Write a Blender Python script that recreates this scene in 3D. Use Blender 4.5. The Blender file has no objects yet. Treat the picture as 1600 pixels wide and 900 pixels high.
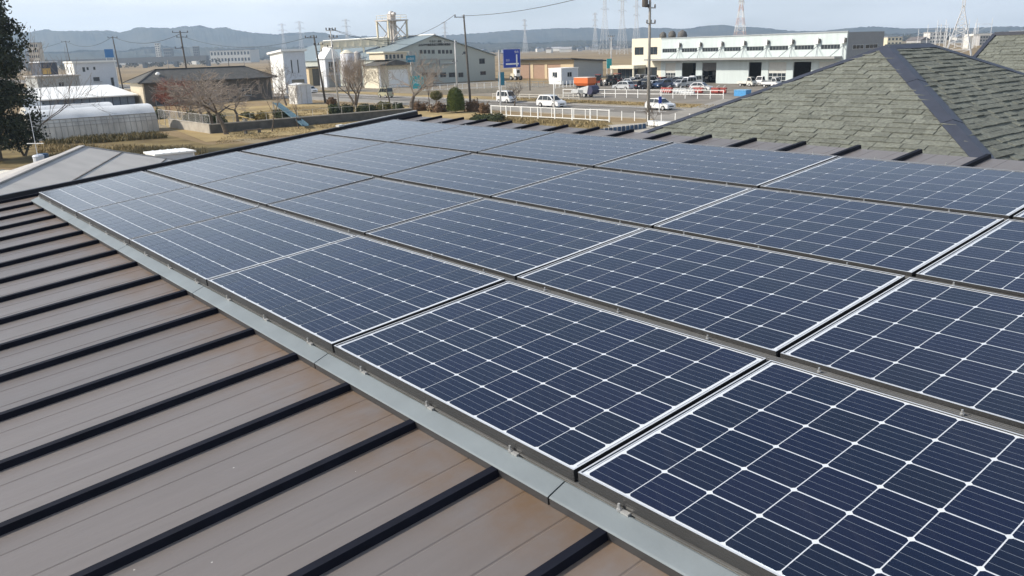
import bpy, math, random
import numpy as np
from mathutils import Vector, Matrix, Quaternion
R_ = math.radians
scene = bpy.context.scene
COL = scene.collection
# ------------------------------------------------------------------ camera
H = 8.3                       # eye height over the ground, metres
FPX = 1287.934                # focal length in pixels of the 1600 px wide photograph
WM = np.array([[0.9995058135842292, -0.03143451306014586, 0.0],
               [-0.00876207611389485, -0.27860288461121074, 0.9603664189820919],
               [-0.030188650740018072, -0.9598918189436684, -0.27874063444627745]])
cam = bpy.data.cameras.new('camera'); cam_o = bpy.data.objects.new('camera', cam); COL.objects.link(cam_o)
_r, _d, _f = WM[:, 0], WM[:, 1], WM[:, 2]
M = Matrix(((_r[0], -_d[0], -_f[0], 0), (_r[1], -_d[1], -_f[1], 0), (_r[2], -_d[2], -_f[2], H), (0, 0, 0, 1)))
cam_o.matrix_world = M
cam.sensor_width = 36; cam.lens = 36 * FPX / 1600; cam.clip_start = 0.05; cam.clip_end = 30000
scene.camera = cam_o
# ------------------------------------------------------------------ sky, sun, exposure
SUN_AZ, SUN_EL = R_(-97), R_(35)
world = bpy.data.worlds.new('World'); scene.world = world; world.use_nodes = True
nt = world.node_tree; nt.nodes.clear()
def N(t, ty, **kw):
    n = t.nodes.new(ty)
    for k, v in kw.items(): setattr(n, k, v)
    return n
sky = N(nt, 'ShaderNodeTexSky', sky_type='NISHITA', sun_disc=False)
sky.sun_elevation = SUN_EL; sky.sun_rotation = SUN_AZ; sky.air_density = 1.0; sky.dust_density = 1.6; sky.ozone_density = 1.0
tc = N(nt, 'ShaderNodeTexCoord'); mp = N(nt, 'ShaderNodeMapping'); mp.inputs['Scale'].default_value = (1.0, 1.0, 5.0)
nz = N(nt, 'ShaderNodeTexNoise'); nz.inputs['Scale'].default_value = 2.6; nz.inputs['Detail'].default_value = 7; nz.inputs['Roughness'].default_value = .55
nz.inputs['Distortion'].default_value = .2
rp = N(nt, 'ShaderNodeMapRange'); rp.inputs['From Min'].default_value = .34; rp.inputs['From Max'].default_value = .66
rp.inputs['To Min'].default_value = .42; rp.inputs['To Max'].default_value = .95
mx = N(nt, 'ShaderNodeMixRGB'); mx.inputs['Color2'].default_value = (9.6, 9.75, 9.9, 1)
bg = N(nt, 'ShaderNodeBackground'); bg.inputs['Strength'].default_value = .125
wo = N(nt, 'ShaderNodeOutputWorld')
L = nt.links.new
L(tc.outputs['Generated'], mp.inputs['Vector']); L(mp.outputs['Vector'], nz.inputs['Vector']); L(nz.outputs['Fac'], rp.inputs['Value'])
sz_ = N(nt, 'ShaderNodeSeparateXYZ'); el = N(nt, 'ShaderNodeMapRange'); el.inputs['From Min'].default_value = .05; el.inputs['From Max'].default_value = .36; el.interpolation_type = 'SMOOTHSTEP'   # thin cloud: the slant path through it grows towards the horizon
el.inputs['To Min'].default_value = 1.0; el.inputs['To Max'].default_value = .16; mf = N(nt, 'ShaderNodeMath', operation='MULTIPLY')
L(tc.outputs['Generated'], sz_.inputs[0]); L(sz_.outputs['Z'], el.inputs['Value']); L(rp.outputs['Result'], mf.inputs[0]); L(el.outputs['Result'], mf.inputs[1])
L(mf.outputs[0], mx.inputs['Fac']); L(sky.outputs['Color'], mx.inputs['Color1']); L(mx.outputs['Color'], bg.inputs['Color']); L(bg.outputs['Background'], wo.inputs['Surface'])
sd = Vector((math.sin(SUN_AZ) * math.cos(SUN_EL), math.cos(SUN_AZ) * math.cos(SUN_EL), math.sin(SUN_EL)))
sun = bpy.data.lights.new('sun', 'SUN'); sun.energy = 4.0; sun.angle = R_(.55); sun.color = (1, .93, .82)
sun_o = bpy.data.objects.new('sun', sun); COL.objects.link(sun_o); sun_o.rotation_euler = sd.to_track_quat('Z', 'Y').to_euler(); sun_o.location = (0, 0, 60)
scene.view_settings.view_transform = 'Standard'; scene.view_settings.look = 'None'
scene.view_settings.exposure = .46; scene.view_settings.gamma = 1; scene.view_settings.use_curve_mapping = False
scene.cycles.volume_bounces = 0; scene.cycles.max_bounces = 5; scene.cycles.diffuse_bounces = 3; scene.cycles.glossy_bounces = 3; scene.cycles.adaptive_threshold = .02

# ------------------------------------------------------------------ helpers: where a pixel of the photograph stands in the place
def ray(px, py): return WM @ np.array([(px - 800) / FPX, (py - 450) / FPX, 1.0])
def G(px, py, z=0.0):
    d = ray(px, py); k = (z - H) / d[2]; return Vector((d[0] * k, d[1] * k, z))
def at(px, py, Y):
    d = ray(px, py); k = Y / d[1]; return Vector((d[0] * k, Y, H + d[2] * k))
def hor(px): return 450 + FPX * (-(WM[2, 0] * (px - 800) / FPX) - WM[2, 2]) / WM[2, 1]
U = Vector((0.631989, -0.774978, 0)); V = Vector((0.774978, 0.631989, 0)); YAW = math.atan2(U.y, U.x)   # the street grid
def uv(u, v, z=0.0): return Vector((u * U.x + v * V.x, u * U.y + v * V.y, z))
def touv(p): return (p.x * U.x + p.y * U.y, p.x * V.x + p.y * V.y)

class MB:
    def __init__(s): s.v = []; s.f = []; s.m = []; s.mi = 0
    def face(s, pts):
        i = len(s.v); s.v += [tuple(p) for p in pts]; s.f.append(tuple(range(i, i + len(pts)))); s.m.append(s.mi); return s
    def add(s, vs, fs):
        i = len(s.v); s.v += [tuple(p) for p in vs]
        for f in fs: s.f.append(tuple(i + k for k in f)); s.m.append(s.mi)
        return s
    def box(s, x0, x1, y0, y1, z0, z1):
        return s.add([(x0, y0, z0), (x1, y0, z0), (x1, y1, z0), (x0, y1, z0), (x0, y0, z1), (x1, y0, z1), (x1, y1, z1), (x0, y1, z1)],
                     [(3, 2, 1, 0), (4, 5, 6, 7), (0, 1, 5, 4), (1, 2, 6, 5), (2, 3, 7, 6), (3, 0, 4, 7)])
    def obb(s, c, ax, ay, az):
        c, ax, ay, az = Vector(c), Vector(ax), Vector(ay), Vector(az)
        vs = [c + ax * i + ay * j + az * k for k in (-1, 1) for (i, j) in ((-1, -1), (1, -1), (1, 1), (-1, 1))]
        return s.add(vs, [(3, 2, 1, 0), (4, 5, 6, 7), (0, 1, 5, 4), (1, 2, 6, 5), (2, 3, 7, 6), (3, 0, 4, 7)])
    def bar(s, p0, p1, w, h=None):
        p0, p1 = Vector(p0), Vector(p1); d = p1 - p0; l = d.length
        if l < 1e-6: return s
        d /= l; up = Vector((0, 0, 1)) if abs(d.z) < .95 else Vector((1, 0, 0))
        x = d.cross(up).normalized(); y = x.cross(d)
        return s.obb((p0 + p1) / 2, d * l / 2, x * w / 2, y * (h or w) / 2)
    def tube(s, p0, p1, r0, r1=None, n=8, caps=True):
        p0, p1 = Vector(p0), Vector(p1); r1 = r0 if r1 is None else r1; d = (p1 - p0)
        if d.length < 1e-7: return s
        d.normalize(); up = Vector((0, 0, 1)) if abs(d.z) < .95 else Vector((1, 0, 0))
        x = d.cross(up).normalized(); y = d.cross(x)
        vs = [p + (x * math.cos(2 * math.pi * k / n) + y * math.sin(2 * math.pi * k / n)) * r for p, r in ((p0, r0), (p1, r1)) for k in range(n)]
        fs = [(k, n + k, n + (k + 1) % n, (k + 1) % n) for k in range(n)]
        if caps: fs += [tuple(range(n)), tuple(range(2 * n - 1, n - 1, -1))]
        return s.add(vs, fs)
    def path(s, pts, r, n=5):
        for a, b in zip(pts[:-1], pts[1:]): s.tube(a, b, r, r, n, False)
        return s
    def prism(s, poly, z0, z1):
        n = len(poly); vs = [(x, y, z0) for x, y in poly] + [(x, y, z1) for x, y in poly]
        return s.add(vs, [tuple(range(n - 1, -1, -1)), tuple(range(n, 2 * n))] + [(k, (k + 1) % n, n + (k + 1) % n, n + k) for k in range(n)])
    def xprism(s, poly, x0, x1):     # poly in (y, z), extruded along x
        n = len(poly); vs = [(x0, y, z) for y, z in poly] + [(x1, y, z) for y, z in poly]
        return s.add(vs, [tuple(range(n - 1, -1, -1)), tuple(range(n, 2 * n))] + [(k, (k + 1) % n, n + (k + 1) % n, n + k) for k in range(n)])
    def yprism(s, poly, y0, y1):     # poly in (x, z), extruded along y
        n = len(poly); vs = [(x, y0, z) for x, z in poly] + [(x, y1, z) for x, z in poly]
        return s.add(vs, [tuple(range(n)), tuple(range(2 * n - 1, n - 1, -1))] + [(k, n + k, n + (k + 1) % n, (k + 1) % n) for k in range(n)])
    def lathe(s, prof, c=(0, 0, 0), n=12):
        vs = []; fs = []
        for r, z in prof:
            for k in range(n): a = 2 * math.pi * k / n; vs.append((c[0] + r * math.cos(a), c[1] + r * math.sin(a), c[2] + z))
        for i in range(len(prof) - 1):
            for k in range(n): fs.append((i * n + k, i * n + (k + 1) % n, (i + 1) * n + (k + 1) % n, (i + 1) * n + k))
        fs += [tuple(range(n - 1, -1, -1)), tuple(range((len(prof) - 1) * n, len(prof) * n))]
        return s.add(vs, fs)
    def mesh(s, name, mats):
        me = bpy.data.meshes.new(name); me.from_pydata(s.v, [], s.f)
        for m in (mats if isinstance(mats, (list, tuple)) else [mats]): me.materials.append(m)
        if any(s.m): me.polygons.foreach_set('material_index', s.m)
        me.update(); return me
    def build(s, name, mats, parent=None, smooth=False, loc=None, rotz=None, kind=None):
        me = s.mesh(name, mats)
        if smooth: me.polygons.foreach_set('use_smooth', [True] * len(me.polygons))
        return link(name, me, parent, loc, rotz, kind)
def link(name, me, parent=None, loc=None, rotz=None, kind=None):
    o = bpy.data.objects.new(name, me); COL.objects.link(o)
    if parent is not None: o.parent = parent
    if loc is not None: o.location = loc
    if rotz is not None: o.rotation_euler = (0, 0, rotz)
    if kind: o['kind'] = kind
    return o
def tag(o, label, cat, group=None):
    o['label'] = label; o['category'] = cat
    if group: o['group'] = group
    return o
def thing(name, label, cat, loc=(0, 0, 0), rotz=0.0, group=None):
    return tag(link(name, None, None, loc, rotz), label, cat, group)
def struct(name, mb, m, **kw): return mb.build(name, m, kind='structure', **kw)
def copy_tree(o, parent=None):
    c = o.copy(); COL.objects.link(c); c.parent = parent
    for ch in list(o.children): copy_tree(ch, c)
    return c

# ------------------------------------------------------------------ materials
MATS = {}
def mat(name, col, rough=.6, metal=0.0, var=.12, scale=3.0, bump=0.0, bscale=30.0, spec=.5, coords='Object', detail=4, stretch=None, col2=None, coat=0.0, randobj=0.0):
    if name in MATS: return MATS[name]
    m = bpy.data.materials.new(name); m.use_nodes = True; t = m.node_tree; b = t.nodes['Principled BSDF']; l = t.links.new
    b.inputs['Roughness'].default_value = rough; b.inputs['Metallic'].default_value = metal; b.inputs['Specular IOR Level'].default_value = spec
    b.inputs['Coat Weight'].default_value = coat
    tcn = N(t, 'ShaderNodeTexCoord'); src = tcn.outputs[coords]
    if stretch: mpn = N(t, 'ShaderNodeMapping'); mpn.inputs['Scale'].default_value = stretch; l(src, mpn.inputs['Vector']); src = mpn.outputs['Vector']
    if var > 0 or col2:
        n = N(t, 'ShaderNodeTexNoise'); n.inputs['Scale'].default_value = scale; n.inputs['Detail'].default_value = detail; l(src, n.inputs['Vector'])
        mr = N(t, 'ShaderNodeMapRange'); mr.inputs['From Min'].default_value = .3; mr.inputs['From Max'].default_value = .7; l(n.outputs['Fac'], mr.inputs['Value'])
        x = N(t, 'ShaderNodeMixRGB'); l(mr.outputs['Result'], x.inputs['Fac'])
        c2 = col2 or tuple(min(1, c * (1 + var)) for c in col)
        x.inputs['Color1'].default_value = (*(c * (1 - var) for c in col), 1); x.inputs['Color2'].default_value = (*c2, 1)
        out = x.outputs['Color']
        if randobj:
            oi = N(t, 'ShaderNodeObjectInfo'); ge = N(t, 'ShaderNodeNewGeometry'); ad = N(t, 'ShaderNodeMath', operation='ADD'); fr = N(t, 'ShaderNodeMath', operation='FRACT')
            l(oi.outputs['Random'], ad.inputs[0]); l(ge.outputs['Random Per Island'], ad.inputs[1]); l(ad.outputs[0], fr.inputs[0])
            m2 = N(t, 'ShaderNodeMapRange'); m2.inputs['To Min'].default_value = 1 - randobj; m2.inputs['To Max'].default_value = 1 + randobj; l(fr.outputs[0], m2.inputs['Value'])
            mu = N(t, 'ShaderNodeMixRGB', blend_type='MULTIPLY'); mu.inputs['Fac'].default_value = 1; l(out, mu.inputs['Color1']); l(m2.outputs['Result'], mu.inputs['Color2']); out = mu.outputs['Color']
        l(out, b.inputs['Base Color'])
    else: b.inputs['Base Color'].default_value = (*col, 1)
    if bump > 0:
        n2 = N(t, 'ShaderNodeTexNoise'); n2.inputs['Scale'].default_value = bscale; n2.inputs['Detail'].default_value = 5; l(src, n2.inputs['Vector'])
        bp = N(t, 'ShaderNodeBump'); bp.inputs['Strength'].default_value = bump; bp.inputs['Distance'].default_value = .02; l(n2.outputs['Fac'], bp.inputs['Height']); l(bp.outputs['Normal'], b.inputs['Normal'])
    MATS[name] = m; return m
# ================================================================== the roof with the solar array
TH = R_(5.535668); CT, ST = math.cos(TH), math.sin(TH)
ORG = Vector((-4.48365512, 7.84014943, H - 1.17660105))
def RP(x, y, h): return Vector((x, y * CT - h * ST, ORG.z + y * ST + h * CT))     # array plane -> local frame of the house
ROOFM = Matrix(((U.x, V.x * CT, -V.x * ST), (U.y, V.y * CT, -V.y * ST), (0, ST, CT)))   # columns: along the eave, up the slope, normal
def RW(x, y, h): return Vector((ORG.x, ORG.y, 0)) + Matrix.Rotation(YAW, 3, 'Z') @ RP(x, y, h)
ROOF_E = ROOFM.to_euler()
HP, BT = -.095, -.0695          # roof sheet and batten top below the panel plane
X0, X1, YE, YR = -.50, 11.7, -3.3, 4.66
PX, PY, NCOL, NROW = 1.4718, 1.015, 6, 4
BP, BPH = .468, .05

def roof_sheet_mat():
    m = bpy.data.materials.new('brown_roof_steel'); m.use_nodes = True; t = m.node_tree; b = t.nodes['Principled BSDF']; l = t.links.new
    tcn = N(t, 'ShaderNodeTexCoord'); sp = N(t, 'ShaderNodeSeparateXYZ'); l(tcn.outputs['Object'], sp.inputs[0])
    mpn = N(t, 'ShaderNodeMapping'); mpn.inputs['Scale'].default_value = (9, 1.1, 1); l(tcn.outputs['Object'], mpn.inputs['Vector'])
    n1 = N(t, 'ShaderNodeTexNoise'); n1.inputs['Scale'].default_value = 1.6; n1.inputs['Detail'].default_value = 6; l(mpn.outputs['Vector'], n1.inputs['Vector'])
    n2 = N(t, 'ShaderNodeTexNoise'); n2.inputs['Scale'].default_value = 5; n2.inputs['Detail'].default_value = 6; n2.inputs['Roughness'].default_value = .65; l(tcn.outputs['Object'], n2.inputs['Vector'])
    n3 = N(t, 'ShaderNodeTexNoise'); n3.inputs['Scale'].default_value = 60; n3.inputs['Detail'].default_value = 3; l(tcn.outputs['Object'], n3.inputs['Vector'])
    base = N(t, 'ShaderNodeMixRGB'); base.inputs['Color1'].default_value = (.132, .116, .107, 1); base.inputs['Color2'].default_value = (.172, .153, .142, 1); l(n1.outputs['Fac'], base.inputs['Fac'])
    # rusty run-off left below the flashing: a stain with its own ragged shape
    st = N(t, 'ShaderNodeMapRange'); st.inputs['From Min'].default_value = -.50; st.inputs['From Max'].default_value = -.06; st.interpolation_type = 'SMOOTHSTEP'; l(sp.outputs['Y'], st.inputs['Value'])
    ly = N(t, 'ShaderNodeMath', operation='LESS_THAN'); ly.inputs[1].default_value = .08; l(sp.outputs['Y'], ly.inputs[0])
    nn = N(t, 'ShaderNodeMapRange'); nn.inputs['From Min'].default_value = .28; nn.inputs['From Max'].default_value = .70; l(n2.outputs['Fac'], nn.inputs['Value'])
    mu = N(t, 'ShaderNodeMath', operation='MULTIPLY'); l(st.outputs['Result'], mu.inputs[0]); l(nn.outputs['Result'], mu.inputs[1])
    mu2 = N(t, 'ShaderNodeMath', operation='MULTIPLY'); l(ly.outputs[0], mu2.inputs[1]); l(mu.outputs[0], mu2.inputs[0])
    sx = N(t, 'ShaderNodeMixRGB'); sx.inputs['Color2'].default_value = (.140, .088, .048, 1); l(mu2.outputs[0], sx.inputs['Fac']); l(base.outputs['Color'], sx.inputs['Color1'])
    oi = N(t, 'ShaderNodeObjectInfo'); m2 = N(t, 'ShaderNodeMapRange'); m2.inputs['To Min'].default_value = .88; m2.inputs['To Max'].default_value = 1.1; l(oi.outputs['Random'], m2.inputs['Value'])
    mm = N(t, 'ShaderNodeMixRGB', blend_type='MULTIPLY'); mm.inputs['Fac'].default_value = 1; l(sx.outputs['Color'], mm.inputs['Color1']); l(m2.outputs['Result'], mm.inputs['Color2'])
    vo = N(t, 'ShaderNodeTexVoronoi'); vo.inputs['Scale'].default_value = 7; l(tcn.outputs['Object'], vo.inputs['Vector'])     # bird lime and grit specks
    lt = N(t, 'ShaderNodeMath', operation='LESS_THAN'); lt.inputs[1].default_value = .022; l(vo.outputs['Distance'], lt.inputs[0])
    sm = N(t, 'ShaderNodeMixRGB'); sm.inputs['Color2'].default_value = (.42, .40, .37, 1); l(lt.outputs[0], sm.inputs['Fac']); l(mm.outputs['Color'], sm.inputs['Color1'])
    l(sm.outputs['Color'], b.inputs['Base Color'])
    rr = N(t, 'ShaderNodeMapRange'); rr.inputs['To Min'].default_value = .36; rr.inputs['To Max'].default_value = .50; l(n2.outputs['Fac'], rr.inputs['Value']); l(rr.outputs['Result'], b.inputs['Roughness'])
    b.inputs['Specular IOR Level'].default_value = .55
    bp = N(t, 'ShaderNodeBump'); bp.inputs['Strength'].default_value = .12; bp.inputs['Distance'].default_value = .004; l(n3.outputs['Fac'], bp.inputs['Height'])
    bp2 = N(t, 'ShaderNodeBump'); bp2.inputs['Strength'].default_value = .12; bp2.inputs['Distance'].default_value = .02; l(n1.outputs['Fac'], bp2.inputs['Height']); l(bp.outputs['Normal'], bp2.inputs['Normal']); l(bp2.outputs['Normal'], b.inputs['Normal'])
    return m
SHEET = roof_sheet_mat()
BATTEN = mat('shaded_batten_steel', (.008, .009, .015), .65, var=.25, scale=8, spec=.12)  # shade on the seams is put into a near-black base colour
DARKTRIM = mat('dark_trim', (.012, .013, .019), .45, var=.2)
PALETRIM = mat('verge_shine_paint', (.50, .50, .48), .5, var=.1)
STUCCO = mat('stucco', (.42, .39, .34), .9, bump=.2)
COVER = mat('grey_cover_steel', (.165, .190, .200), .55, var=.10, scale=5, bump=.05)
LIPM = mat('cover_lip', (.03, .03, .032), .5, var=.2)
RAILM = mat('rail_aluminium', (.20, .20, .195), .42, metal=.5, var=.2)
BOLTM = mat('zinc_bolt', (.48, .48, .47), .4, metal=.6, var=.1)
FRAMEM = mat('panel_frame', (.055, .056, .058), .4, metal=.5, var=.1); FRAMET = mat('panel_frame_lit_top', (.56, .58, .60), .4, metal=.3, var=.06)  # light and shade put into two frame tones: pale tops, dark sides

house = thing('house', 'house under the camera with low brown batten seam roof carrying the solar array', 'house', (ORG.x, ORG.y, 0), YAW)
xs = [BPH + BP * k for k in range(-1, 25)]
def rbox(mb, x0, x1, y0, y1, h0, h1):
    vs = [RP(x, y, h) for h in (h0, h1) for (x, y) in ((x0, y0), (x1, y0), (x1, y1), (x0, y1))]
    return mb.add(vs, [(3, 2, 1, 0), (4, 5, 6, 7), (0, 1, 5, 4), (1, 2, 6, 5), (2, 3, 7, 6), (3, 0, 4, 7)])
BW = .038
edges = [X0] + [x for x in xs if x < X1] + [X1]
def strip(mb, prof, y0, y1):      # prof: (x, h) points across the sheet
    for (xa, ha), (xb, hb) in zip(prof[:-1], prof[1:]):
        mb.face([RP(xa, y0, ha), RP(xb, y0, hb), RP(xb, y1, hb), RP(xa, y1, ha)])
    return mb
for a, b in zip(edges[:-1], edges[1:]):
    w = b - a
    if w < .06: continue
    pr = [(a, HP)]
    for fr in (.30, .70):
        if w > .3: c = a + w * fr; pr += [(c - .006, HP), (c - .002, HP - .002), (c + .002, HP - .002), (c + .006, HP)]
    pr += [(b, HP)]
    mb = MB(); strip(mb, pr, YE, YR)
    mb.face([RP(a, YE, HP), RP(a, YE, HP - .03), RP(b, YE, HP - .03), RP(b, YE, HP)]); mb.face([RP(a, YR, HP), RP(b, YR, HP), RP(b, YR, HP - .05), RP(a, YR, HP - .05)])
    o = mb.build('roof_sheet', SHEET, house)
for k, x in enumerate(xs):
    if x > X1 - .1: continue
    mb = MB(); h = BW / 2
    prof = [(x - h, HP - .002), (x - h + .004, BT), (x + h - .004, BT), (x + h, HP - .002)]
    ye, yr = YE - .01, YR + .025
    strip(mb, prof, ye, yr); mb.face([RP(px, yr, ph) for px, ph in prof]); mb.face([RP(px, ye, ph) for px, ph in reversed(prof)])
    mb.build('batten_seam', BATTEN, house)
mb = rbox(MB(), X0 - .05, X0, YE - .02, YR + .03, HP - .14, -.035); mb.build('verge_trim', DARKTRIM, house)
mb = rbox(MB(), X0 - .085, X0 - .052, 3.55, YR + .05, HP - .16, -.028); rbox(mb, X0 - .07, X0 + .02, 3.50, 3.57, -.034, -.012); mb.build('verge_shine_strip', PALETRIM, house)  # pale strip added to paint the shine of the verge metal
mb = rbox(MB(), X0 - .04, X1, YE + .02, YR - .03, HP - .16, HP - .012); mb.build('roof_deck', DARKTRIM, house)
mb = rbox(MB(), X0 - .02, X1, YR - .029, YR - .002, HP - .30, HP - .051); mb.build('ridge_fascia', DARKTRIM, house)
mb = rbox(MB(), X0 - .02, X1, YE + .0, YE + .018, HP - .22, HP - .032); mb.build('eave_fascia', DARKTRIM, house)
mb = MB()
y0, y1 = YE + .6, YR - .12; zt = lambda y: RP(0, y, HP - .165).z
mb.xprism([(y0, 0), (y1, 0), (y1, zt(y1)), (y0, zt(y0))], X0 + .12, X1 - .1); mb.build('wall', STUCCO, house)

# ------------------------------------------------------------------ flashing along the foot of the array
cov = thing('eave_flashing', 'long grey metal flashing along the lower edge of the solar array', 'flashing', RW(0, 0, 0), 0)
cov.rotation_euler = ROOF_E
cuts = [-.03] + [PX * k - .04 for k in range(1, 8)]
for a, b in zip(cuts[:-1], cuts[1:]):
    mb = MB(); a2, b2 = a + .003, b - .003
    p = [(-.006, -.049), (-.012, -.047), (-.074, -.064), (-.080, -.067)]
    for (ya, ha), (yb, hb) in zip(p[:-1], p[1:]): mb.face([(a2, ya, ha), (a2, yb, hb), (b2, yb, hb), (b2, ya, ha)])
    for xx, rev in ((a2, 1), (b2, 0)):
        q = [(xx, y, h) for y, h in p] + [(xx, -.080, -.0675), (xx, -.006, -.055)]; mb.face(q[::-1] if rev else q)
    mb.face([(a2, -.006, -.055), (b2, -.006, -.055), (b2, -.080, -.0675), (a2, -.080, -.0675)])
    o = mb.build('cover_plate', COVER, cov)
    MB().box(a2 + .001, b2 - .001, -.0792, -.073, HP + .001, -.0678).build('cover_lip', LIPM, o)
# ------------------------------------------------------------------ rails with their bolts
for j in range(NROW + 1):
    y = j * PY - (.030 if j else 0) + (.004 if j == 4 else 0)
    wh = ['under the lower edge of the front panel row', 'between the front and second panel rows', 'between the second and third panel rows', 'between the third and back panel rows', 'under the top edge of the back panel row'][j]
    rl = thing('mounting_rail', 'dark ribbed mounting rail ' + wh, 'rail', RW(0, y, 0), 0, 'mounting rails of the solar array'); rl.rotation_euler = ROOF_E
    mb = MB(); x0, x1 = -.01, NCOL * PX + .02
    if j == 0:
        for z0, z1, d in ((-.092, -.078, .004), (-.078, -.068, .010), (-.068, -.055, .005), (-.055, -.046, .011), (-.046, -.043, .006)): mb.box(x0, x1, -.004 + d - .006, .03, z0, z1)
    else:
        mb.box(x0, x1, -.026, .026, -.093, -.028)
        for ya, yb, zt in ((-.026, -.021, -.016), (-.015, -.010, -.015), (-.003, .003, -.014), (.010, .015, -.015), (.021, .026, -.016)): mb.box(x0, x1, ya, yb, -.0279, zt)
    mb.build('rail_bar', RAILM, rl)
    for x in xs:
        if x < .0 or x > NCOL * PX: continue
        mb = MB()
        if j == 0:
            mb.tube((x, -.012, -.048), (x, -.012, -.022), .0042, .0042, 6); mb.tube((x, -.012, -.043), (x, -.012, -.037), .008, .008, 6); mb.box(x + .006, x + .035, -.016, -.004, -.047, -.040)
        else: mb.tube((x, 0, -.014), (x, 0, .004), .0036, .0036, 6); mb.tube((x, 0, -.0139), (x, 0, -.008), .007, .007, 6)
        mb.build('clamp_bolt', BOLTM, rl)

# ------------------------------------------------------------------ solar panels
def cell_mat():
    m = bpy.data.materials.new('solar_cell'); m.use_nodes = True; t = m.node_tree; b = t.nodes['Principled BSDF']; l = t.links.new
    tcn = N(t, 'ShaderNodeTexCoord'); sp = N(t, 'ShaderNodeSeparateXYZ'); l(tcn.outputs['Object'], sp.inputs[0])
    def band(src, pitch, off, width):
        a = N(t, 'ShaderNodeMath', operation='MULTIPLY_ADD'); a.inputs[1].default_value = 1 / pitch; a.inputs[2].default_value = off; l(src, a.inputs[0])
        f = N(t, 'ShaderNodeMath', operation='FRACT'); l(a.outputs[0], f.inputs[0])
        s = N(t, 'ShaderNodeMath', operation='SUBTRACT'); s.inputs[1].default_value = .5; l(f.outputs[0], s.inputs[0])
        ab = N(t, 'ShaderNodeMath', operation='ABSOLUTE'); l(s.outputs[0], ab.inputs[0])
        c = N(t, 'ShaderNodeMath', operation='LESS_THAN'); c.inputs[1].default_value = width / pitch / 2; l(ab.outputs[0], c.inputs[0]); return c.outputs[0]
    bus = band(sp.outputs['Y'], CELL / 5, 10.0, .0013)
    oi = N(t, 'ShaderNodeObjectInfo')
    cr = N(t, 'ShaderNodeValToRGB'); e = cr.color_ramp.elements
    e[0].color = (.0024, .0054, .0205, 1); e[1].color = (.0034, .0064, .0185, 1); x = cr.color_ramp.elements.new(.5); x.color = (.0026, .0054, .0250, 1); x = cr.color_ramp.elements.new(.8); x.color = (.0026, .0064, .0210, 1)
    l(oi.outputs['Random'], cr.inputs['Fac'])
    # thin grey dust film, in patches of its own
    ge = N(t, 'ShaderNodeNewGeometry'); nz = N(t, 'ShaderNodeTexNoise'); nz.inputs['Scale'].default_value = 1.3; nz.inputs['Detail'].default_value = 6; l(ge.outputs['Position'], nz.inputs['Vector'])
    du = N(t, 'ShaderNodeMapRange'); du.inputs['From Min'].default_value = .3; du.inputs['From Max'].default_value = .75; du.inputs['To Min'].default_value = .003; du.inputs['To Max'].default_value = .028; l(nz.outputs['Fac'], du.inputs['Value'])
    mps = N(t, 'ShaderNodeMapping'); mps.inputs['Rotation'].default_value = (0, 0, -YAW); mps.inputs['Scale'].default_value = (30, 2.2, 1); l(ge.outputs['Position'], mps.inputs['Vector'])
    sn = N(t, 'ShaderNodeTexNoise'); sn.inputs['Scale'].default_value = 1; sn.inputs['Detail'].default_value = 4; l(mps.outputs['Vector'], sn.inputs['Vector'])      # faint run marks down the glass
    sr = N(t, 'ShaderNodeMapRange'); sr.inputs['From Min'].default_value = .55; sr.inputs['From Max'].default_value = .8; sr.inputs['To Max'].default_value = .03; l(sn.outputs['Fac'], sr.inputs['Value'])
    da = N(t, 'ShaderNodeMath', operation='ADD'); l(du.outputs['Result'], da.inputs[0]); l(sr.outputs['Result'], da.inputs[1])
    dm = N(t, 'ShaderNodeMixRGB'); dm.inputs['Color2'].default_value = (.22, .21, .20, 1); l(da.outputs[0], dm.inputs['Fac']); l(cr.outputs['Color'], dm.inputs['Color1'])
    bm = N(t, 'ShaderNodeMixRGB'); bm.inputs['Color2'].default_value = (.16, .18, .21, 1); l(bus, bm.inputs['Fac']); l(dm.outputs['Color'], bm.inputs['Color1'])
    l(bm.outputs['Color'], b.inputs['Base Color']); b.inputs['Roughness'].default_value = .10; b.inputs['IOR'].default_value = 1.42; b.inputs['Specular IOR Level'].default_value = .5; b.inputs['Specular Tint'].default_value = (.42, .70, 1.0, 1)   # anti-reflection coat, tint deepened to put blue sky reflection into the colour
    rr = N(t, 'ShaderNodeMapRange'); rr.inputs['To Min'].default_value = .07; rr.inputs['To Max'].default_value = .2; l(nz.outputs['Fac'], rr.inputs['Value']); l(rr.outputs['Result'], b.inputs['Roughness'])
    return m
CELL = .1505; CX = .1522; GX, GY, CH = .0042, .0046, .0078
CELLM = cell_mat()
BACKM = mat('white_backsheet', (.62, .65, .68), .12, var=.05)
RIBM = mat('ribbon', (.24, .25, .27), .35, metal=.3, var=.1)
PW, PD, LIP = PX - .018, .955, .006
h = CELL / 2
k = CX / 2; oct_ = [(-k + CH, -h), (k - CH, -h), (k, -h + CH), (k, h - CH), (k - CH, h), (-k + CH, h), (-k, h - CH), (-k, -h + CH)]
cm = MB(); cm.face([(x, y, 0) for x, y in oct_])
for k in range(8): a, b2 = oct_[k], oct_[(k + 1) % 8]; cm.face([(a[0], a[1], 0), (a[0], a[1], -.0008), (b2[0], b2[1], -.0008), (b2[0], b2[1], 0)])
CELL_ME = cm.mesh('cell', CELLM)
fm = MB(); e = .0012
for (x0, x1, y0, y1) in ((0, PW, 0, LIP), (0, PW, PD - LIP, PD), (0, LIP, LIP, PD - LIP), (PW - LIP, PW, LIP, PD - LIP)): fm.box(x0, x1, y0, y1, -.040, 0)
for k, z in enumerate((-.030, -.020, -.011)): fm.box(.002, PW - .002, -.0012, -.0001, z, z + .003)
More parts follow.
